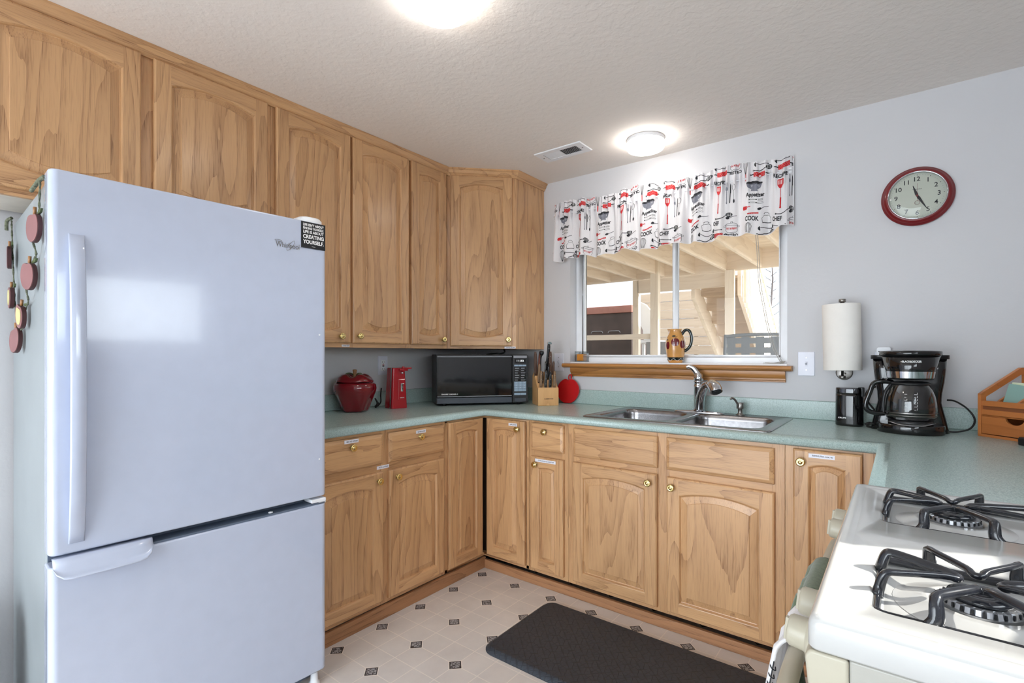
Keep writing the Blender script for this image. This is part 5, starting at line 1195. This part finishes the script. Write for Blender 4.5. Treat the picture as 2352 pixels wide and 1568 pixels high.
# ------------------------------------------------------------ gas range
c = root('gas_range', 'white freestanding gas range with black cast iron grates at the lower right', 'range', (2.76, -1.76, 0))
IM = Matrix.Translation((-2.76, 1.76, 0))
def MW(): x = MB(); x.M = IM.copy(); return x
RX0, RX1, RYn, RYf = 2.437, 3.085, -2.146, -1.374; ZT = 0.921
ocx, ocy = (RX0+RX1)/2, (RYn+RYf)/2; ow, oh = RX1-RX0, RYf-RYn
m = MW(); n = 6
m.loft([lp(rrect(ocx, ocy, ow-0.004, oh-0.004, 0.010, n), 0.883), lp(rrect(ocx, ocy, ow, oh, 0.012, n), 0.886), lp(rrect(ocx, ocy, ow, oh, 0.012, n), 0.910), lp(rrect(ocx, ocy, ow-0.003, oh-0.003, 0.012, n), 0.917),
        lp(rrect(ocx, ocy, ow-0.010, oh-0.010, 0.012, n), 0.9215), lp(rrect(ocx, ocy, ow-0.018, oh-0.018, 0.010, n), 0.9225), lp(rrect(ocx, ocy, ow-0.050, oh-0.05, 0.010, n), ZT-0.001)], 0, True, (True, False))
WELLS = ((-1.967, 0.226), (-1.556, 0.240))
ix0, ix1, iy0, iy1 = RX0+0.025, RX1-0.025, RYn+0.025, RYf-0.025; ym = -1.776
for (wc, wh), (a, b) in zip(WELLS, ((iy0, ym), (ym, iy1))):
    half = rrect((ix0+ix1)/2, (a+b)/2, ix1-ix0, b-a, 0.0006, n); hx0, hx1 = 2.492, 3.005; hcx = (hx0+hx1)/2
    m.loft([lp(half, ZT-0.001), lp(rrect(hcx, wc, hx1-hx0, wh, 0.022, n), ZT-0.001), lp(rrect(hcx, wc, hx1-hx0-0.008, wh-0.008, 0.02, n), ZT-0.004), lp(rrect(hcx, wc, hx1-hx0-0.014, wh-0.014, 0.018, n), 0.905), lp(rrect(hcx, wc, hx1-hx0-0.03, wh-0.03, 0.014, n), 0.902)], 0, True, (False, True))
ck = m.build('cooktop', ENAMEL, c, fix=True)
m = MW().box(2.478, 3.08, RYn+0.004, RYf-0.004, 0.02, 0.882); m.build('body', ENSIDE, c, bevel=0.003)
m = MW().box(2.470, 3.07, RYn+0.02, RYf-0.02, 0.0, 0.03); m.build('plinth', BLACKM, c)
pp = [(2.478, 0.882), (2.440, 0.882), (2.434, 0.874), (2.439, 0.826), (2.478, 0.826)]
m = MW().prism([(x, z) for x, z in pp], RYn+0.001, RYf-0.001, 'y'); cp = m.build('control_panel', BONE, c, bevel=0.004)
m = MW().box(2.441, 2.474, RYn+0.003, RYf-0.003, 0.205, 0.818); od = m.build('oven_door', BONE, c, bevel=0.006)
m = MW().box(2.4405, 2.442, RYn+0.14, RYf-0.14, 0.33, 0.64); m.build('oven_window', BLACKG, od)
m = MW().box(2.441, 2.474, RYn+0.003, RYf-0.003, 0.035, 0.195); m.build('storage_drawer', BONE, c, bevel=0.006)
m = MW(); m.tube(spline([(2.446, -2.112, 0.700), (2.420, -2.112, 0.755), (2.408, -2.100, 0.782), (2.404, -2.04, 0.790), (2.402, -1.76, 0.790), (2.404, -1.48, 0.790), (2.408, -1.420, 0.782), (2.420, -1.408, 0.755), (2.446, -1.408, 0.700)], 6), 0.013, 12, flat=0.8); m.build('door_handle', BONE, od)
for y in (-1.475, -1.560, -1.960, -2.060):
    m = MW(); m.M = IM @ Matrix.Translation((2.436, y, 0.856)) @ Matrix.Rotation(math.radians(6), 4, 'Y')
    m.lathe([(0.026, 0), (0.027, -0.004), (0.025, -0.008), (0.021, -0.010), (0.020, -0.028), (0.017, -0.032), (0, -0.033)], (0, 0, 0), 'x', 28); m.box(-0.036, -0.010, -0.004, 0.004, -0.015, 0.015); m.build('knob', BONE, cp, bevel=0.001)
for wc, wh in WELLS:
    for bx in (2.603, 2.863):
        m = MW(); m.lathe([(0.088, 0.9025), (0.080, 0.9035), (0.058, 0.911), (0.048, 0.913), (0.046, 0.903)], (bx, wc, 0), 'z', 40, 0, True, (False, False)); m.build('burner_bowl', ENAMEL, ck)
        m = MW(); L = []
        for z, r in ((0.903, 0.036), (0.908, 0.041), (0.913, 0.041), (0.9135, 0.0395), (0.920, 0.0375), (0.921, 0.033)):
            L.append([(bx+(r-(0.004 if (i % 4 < 1 and z > 0.9132 and z < 0.9205) else 0))*math.cos(2*PI*i/96), wc+(r-(0.004 if (i % 4 < 1 and z > 0.9132 and z < 0.9205) else 0))*math.sin(2*PI*i/96), z) for i in range(96)])
        m.loft(L, 0, False, (False, True))
        for i in range(24):
            a = 2*PI*i/24; m.M = IM @ Matrix.Translation((bx, wc, 0)) @ Matrix.Rotation(a, 4, 'Z'); m.box(0.0378, 0.0398, -0.0011, 0.0011, 0.914, 0.9195, 1)
        m.build('burner_head', [ALU, BLACKM], ck)
        m = MW(); m.lathe([(0.030, 0.921), (0.032, 0.923), (0.032, 0.926), (0.027, 0.9285), (0.016, 0.9295), (0.014, 0.928), (0, 0.928)], (bx, wc, 0), 'z', 40); m.build('burner_cap', IRON, ck)
def grate(wc, wh):
    zt, zb = 0.945, 0.9125; hy = wh/2-0.010
    x0, x1 = 2.500, 2.972; g = root('burner_grate', 'glossy black cast iron double grate on the %s pair of burners' % ('near' if wc < -1.8 else 'far'), 'grate', (2.745, wc, zb-0.0055), 0, 'burner grates on the range')
    J = Matrix.Translation((-2.745, -wc, -(zb-0.0055)))
    def T(mb, pts, r=0.0062, fl=0.75): mb.M = J; mb.tube(pts, r, 8, 0, True, fl, up=(0, 0, 1))
    m = MB(); cr = rrect((x0+x1)/2, wc, x1-x0, 2*hy, 0.012, 4); T(m, [(a, b, zb) for a, b in cr+[cr[0]]], 0.006, 0.8)
    T(m, [(2.733, wc-hy, zb), (2.733, wc+hy, zb)], 0.006, 0.8); m.build('frame', IRON, g)
    for bx in (2.603, 2.863):
        ax = 2.733-2.603-0.004
        for dx, dy, ex, b, r0 in ((-1, 0, ax, 0.042, 0.022), (1, 0, ax, 0.042, 0.022), (0, -1, hy, 0.046, 0.026), (0, 1, hy, 0.046, 0.026)):
            e1 = (2.603-x0 if dx else hy) if not dx or (dx < 0 and bx < 2.7) or (dx > 0 and bx > 2.7) else ax
            if bx > 2.7 and dx > 0: e1 = x1-bx
            tx, ty = -dy, dx
            def Q(o_, s_, z): return (bx+dx*o_+tx*s_, wc+dy*o_+ty*s_, z)
            pts = [Q(e1, b*1.12, zb), Q(e1-0.002, b, zb+0.010), Q(e1-0.006, b, zt-0.008), Q(e1-0.011, b*0.98, zt-0.001), Q(e1-0.025, b*0.84, zt), Q(r0+0.012, b*0.22, zt-0.001), Q(r0, 0.004, zt-0.004), Q(r0, -0.004, zt-0.004), Q(r0+0.012, -b*0.22, zt-0.001), Q(e1-0.025, -b*0.84, zt), Q(e1-0.011, -b*0.98, zt-0.001), Q(e1-0.006, -b, zt-0.008), Q(e1-0.002, -b, zb+0.010), Q(e1, -b*1.12, zb)]
            _s = spline(pts, 3); _n = len(_s)-1; m = MB(); T(m, _s, [0.0062+0.0036*max(0, 1-min(i, _n-i)/10.0)**0.7 for i in range(_n+1)], 0.70); m.build('finger', IRON, g)
    return g
for wc, wh in WELLS: grate(wc, wh)
def towel(name, label, mat, y0, y1, fl, bl, stripes=False):
    c = root(name, label, 'towel', (2.402, (y0+y1)/2, 0.790))
    def f(u, v):
        y = (u-0.5)*(y1-y0)*(1-0.10*math.sin(PI*v)); s = v*(fl+bl+0.06)
        r = 0.0185; wv_ = 0.008*math.sin(u*14+0.5)+0.004*math.sin(u*29)
        if s < fl: return (-r-0.004-0.026*math.sin(PI*(fl-s)/fl*0.9)-wv_*(0.4+(fl-s)/fl), y+0.01*(fl-s)*math.sin(u*5), -(fl-s))
        if s < fl+0.06: a = (s-fl)/0.06*PI; return (-(r+0.002)*math.cos(a), y, (r+0.002)*math.sin(a))
        return (r+0.001+0.0, y, -(s-fl-0.06))
    m = MB().grid(f, 40, 60, 0); o = m.build('cloth', mat, c, fix=False, solid=0.005)
    if stripes:
        m = MB()
        T_ = fl+bl+0.06
        for k in range(26):
            s_ = fl-0.03-k*0.013
            if s_ < 0.01: break
            p0, p1 = Vector(f(0.0, s_/T_)), Vector(f(0.10, s_/T_)); q1 = Vector(f(0.10, (s_-0.004)/T_))
            m.tube(spline([p1+Vector((-0.0035, 0, 0)), p0+Vector((-0.0035, -0.001, 0)), p0+Vector((0, -0.0035, -0.002)), p0+Vector((0.0035, -0.001, -0.004)), q1+Vector((0.0035, 0, -0.003))], 3), 0.0009, 5)
        m.tube([Vector(f(0.0, (fl-0.02-k*0.012)/T_))+Vector((0, -0.0035, 0)) for k in range(30)], 0.0009, 5)
        m.build('stitching', INK, o)
    return c
towel('sage_hand_towel', 'folded sage green dish towel over the oven door handle', LIMEG, -1.80, -1.61, 0.30, 0.10)
towel('white_dish_towel', 'white terry towel with black stitching hanging over the near part of the oven handle', WTOWEL, -1.995, -1.85, 0.46, 0.12, True)

# ------------------------------------------------------------ outside: deck overhead, stair, yard
g = MB().box(-30, 30, 0.151, 40, -0.14, -0.10); o = g.build('ground', GROUND); struct(o)
g = MB().box(XR+0.151, 30, -30, 0.151, -0.14, -0.10); o = g.build('ground', GROUND); struct(o)
c = root('upper_deck', 'cream-painted timber deck overhead outside the window', 'deck', (0, 2.2, 0)); J = Matrix.Translation((0, -2.2, 0))
def DW(): x = MB(); x.M = J.copy(); return x
for k in range(-6, 7):
    x = 0.672+0.43*k
    DW().box(x-0.038, x, 0.17, 4.30, 2.355, 2.59).build('joist', PWOOD, c, bevel=0.002)
for i in range(30):
    y = 0.18+i*0.142; DW().box(-2.3, 3.6, y, y+0.136, 2.59, 2.625).build('deck_board', PWOODX, c)
DW().box(-2.3, 3.6, 4.30, 4.34, 2.345, 2.60).build('rim_board', PWOODX, c)
DW().box(-0.62, 0.66, 4.342, 4.385, 2.150, 2.345).build('beam', PWOODX, c)
DW().box(0.655, 0.775, 4.245, 4.30-0.001, -0.1, 2.355).build('post', PWOODZ, c, bevel=0.003)
DW().box(-0.262, -0.150, 3.95, 4.04, -0.1, 2.59).build('post', PWOODZ, c, bevel=0.003)
DW().box(-0.70, -0.61, 4.342, 4.43, -0.1, 2.345).build('post', PWOODZ, c, bevel=0.003)
DW().box(-2.3, -0.262, 3.97, 4.01, 1.445, 1.520).build('rail', PWOODX, c)
c = root('exterior_staircase', 'cream-painted timber stair descending beyond the deck, seen from below', 'staircase', (0.47, 4.4, 0)); J = Matrix.Translation((-0.47, -4.4, 0))
rs, rn = 0.185, 0.262; zt0, yt0 = 2.30, 4.42
for k in range(12):
    z = zt0-rs*k; y = yt0+rn*k
    DW().box(0.215, 0.775, y, y+rn+0.02, z-0.038, z).build('tread', TREADW, c, bevel=0.002)
    DW().box(0.215, 0.775, y+rn-0.01, y+rn+0.01, z-rs, z-0.038).build('riser', TREADW, c)
def stringer(x0, x1):
    a = rs/rn; m = DW(); m.prism([(yt0-0.02, zt0+0.06), (yt0-0.02, zt0-0.27), (yt0+rn*12, zt0-0.27-rs*12), (yt0+rn*12, zt0+0.06-rs*12)], x0, x1, 'x'); return m.build('stringer', PWOOD, c, bevel=0.003)
stringer(0.160, 0.213); stringer(0.777, 0.825)
for k in range(34):
    y = 4.46+k*0.093; zr_ = 3.14-(y-4.3)*rs/rn
    DW().box(0.840, 0.878, y, y+0.038, zr_-1.10, zr_).build('baluster', PWOODZ, c)
m = DW(); m.prism([(4.40, 3.10), (4.40, 3.16), (7.65, 3.16-3.25*rs/rn), (7.65, 3.10-3.25*rs/rn)], 0.83, 0.89, 'x'); m.build('handrail', PWOOD, c)
c = root('garden_shed', 'dark brown slatted shed front with a faded red top board beyond the rail', 'shed', (-1.9, 4.9, -0.1))
MB().box(-0.75, 0.93, 0, 0.8, 0, 2.02).build('wall_panel', SHED, c, bevel=0.01)
MB().box(-0.78, 0.94, -0.02, 0.82, 2.02, 2.14).build('roof_board', SHEDTOP, c, bevel=0.01)
for i, x in enumerate((0.30, 0.62)):
    for z in (1.72, 1.60): MB().tube(spline([(x-0.11, -0.006, z-0.03), (x-0.09, -0.01, z), (x, -0.01, z+0.004), (x+0.09, -0.01, z), (x+0.11, -0.006, z-0.03)], 4), 0.006, 6).build('vent_louver', MGREY, c)
c = root('plastic_garden_chair', 'white moulded plastic garden chair with curved back standing beyond the rail', 'garden chair', (-0.62, 4.62, -0.1))
pl = [(-0.17, 2.16), (-0.10, 2.16), (0.02, 2.10), (0.12, 1.98), (0.17, 1.84), (0.17, 1.55), (-0.02, 1.55), (-0.03, 1.70), (-0.06, 1.77), (-0.15, 1.80), (-0.19, 1.88), (-0.19, 2.10)]
MB().prism([(a, b) for a, b in pl], -0.02, 0.02, 'y').build('curved_back', WHITEP, c, bevel=0.008)
MB().box(-0.2, 0.2, -0.02, 0.35, 1.50, 1.55).build('seat', WHITEP, c, bevel=0.01)
for x in (-0.18, 0.14):
    for y in (0.0, 0.30): MB().box(x, x+0.04, y, y+0.04, 0, 1.50).build('leg', WHITEP, c)
c = root('grey_storage_box', 'grey lidded box with a pale stand in front of the dark shed', 'box', (-0.40, 4.46, -0.1))
MB().box(-0.14, 0.22, 0, 0.12, 1.33, 1.52).build('box_body', GREYBOX, c, bevel=0.01)
m = MB().box(-0.12, 0.20, 0.0, 0.03, 1.28, 1.30)
for x in (-0.12, 0.17): m.box(x, x+0.03, 0, 0.03, 0, 1.33)
m.box(-0.12, 0.20, 0.0, 0.03, 1.18, 1.22); m.build('stand', WHITEP, c)
c = root('board_fence', 'cream-painted horizontal board fence seen through the open side of the stair', 'fence', (-0.7, 7.8, -0.1))
for i in range(14): MB().box(-1.5, 0.80, 0.0 if i % 2 else 0.012, 0.03, i*0.19, i*0.19+0.186).build('fence_board', FENCEW, c, bevel=0.003)
for x in (-1.5, -0.2, 0.72): MB().box(x, x+0.08, 0.03, 0.11, 0, 2.66).build('fence_post', PWOODZ, c)
# strap chair
c = root('patio_chair', 'grey woven-strap patio chair outside the right window pane', 'patio chair', (1.66, 1.5, -0.1), 0.06)
m = MB(); xs = [-0.22, -0.115, -0.01, 0.095, 0.20]
for i in range(5): m.box(-0.255+i*0.105, -0.255+i*0.105+0.062, -0.002, 0.001, 0.95, 1.47)
for z in (1.04, 1.115, 1.19, 1.265, 1.34, 1.415): m.box(-0.27, 0.26, -0.004, -0.001, z, z+0.045)
m.build('strap_back', GREYS, c)
MB().tube(spline([(-0.275, 0, 0.40), (-0.275, 0, 0.9), (-0.270, 0, 1.42), (-0.24, 0, 1.475), (0, 0, 1.485), (0.24, 0, 1.475), (0.265, 0, 1.42), (0.27, 0, 0.9), (0.27, 0, 0.40)], 6), 0.013, 8).build('back_frame', GREYS, c)
m = MB()
for i in range(5): m.box(-0.25+i*0.105, -0.25+i*0.105+0.062, -0.45, 0.0, 0.89, 0.893)
m.build('strap_seat', GREYS, c)
for x in (-0.265, 0.26):
    for y in (0.0, -0.45): MB().cyl((x, y, 0), 0.013, 0.89).build('leg', GREYS, c)
# bare tree
c = root('bare_tree', 'thin leafless tree in the yard behind the stair', 'tree', (0.22, 9.5, -0.1)); random.seed(3)
m = MB(); m.tube([(0, 0, 0), (0.03, 0, 1.0), (0.0, 0, 2.0), (0.06, 0.0, 3.0), (0.04, 0, 3.4)], [0.045, 0.036, 0.026, 0.016, 0.010], 6); m.build('trunk', BARK, c)
for i in range(26):
    z = 0.9+i*0.09; a = random.uniform(-0.4, 0.4)+(PI if i % 2 else 0); l = random.uniform(0.2, 0.5)*(1.2-z/3.6); dx, dy = math.cos(a)*l, math.sin(a)*l
    m = MB(); m.tube([(0.02, 0, z), (0.02+dx*0.5, dy*0.5, z+l*0.35), (0.02+dx, dy, z+l*0.9)], [0.008, 0.005, 0.002], 5); m.tube([(0.02+dx*0.5, dy*0.5, z+l*0.35), (0.02+dx*0.9, dy*0.3, z+l*0.5)], [0.004, 0.002], 5); m.build('branch', BARK, c)
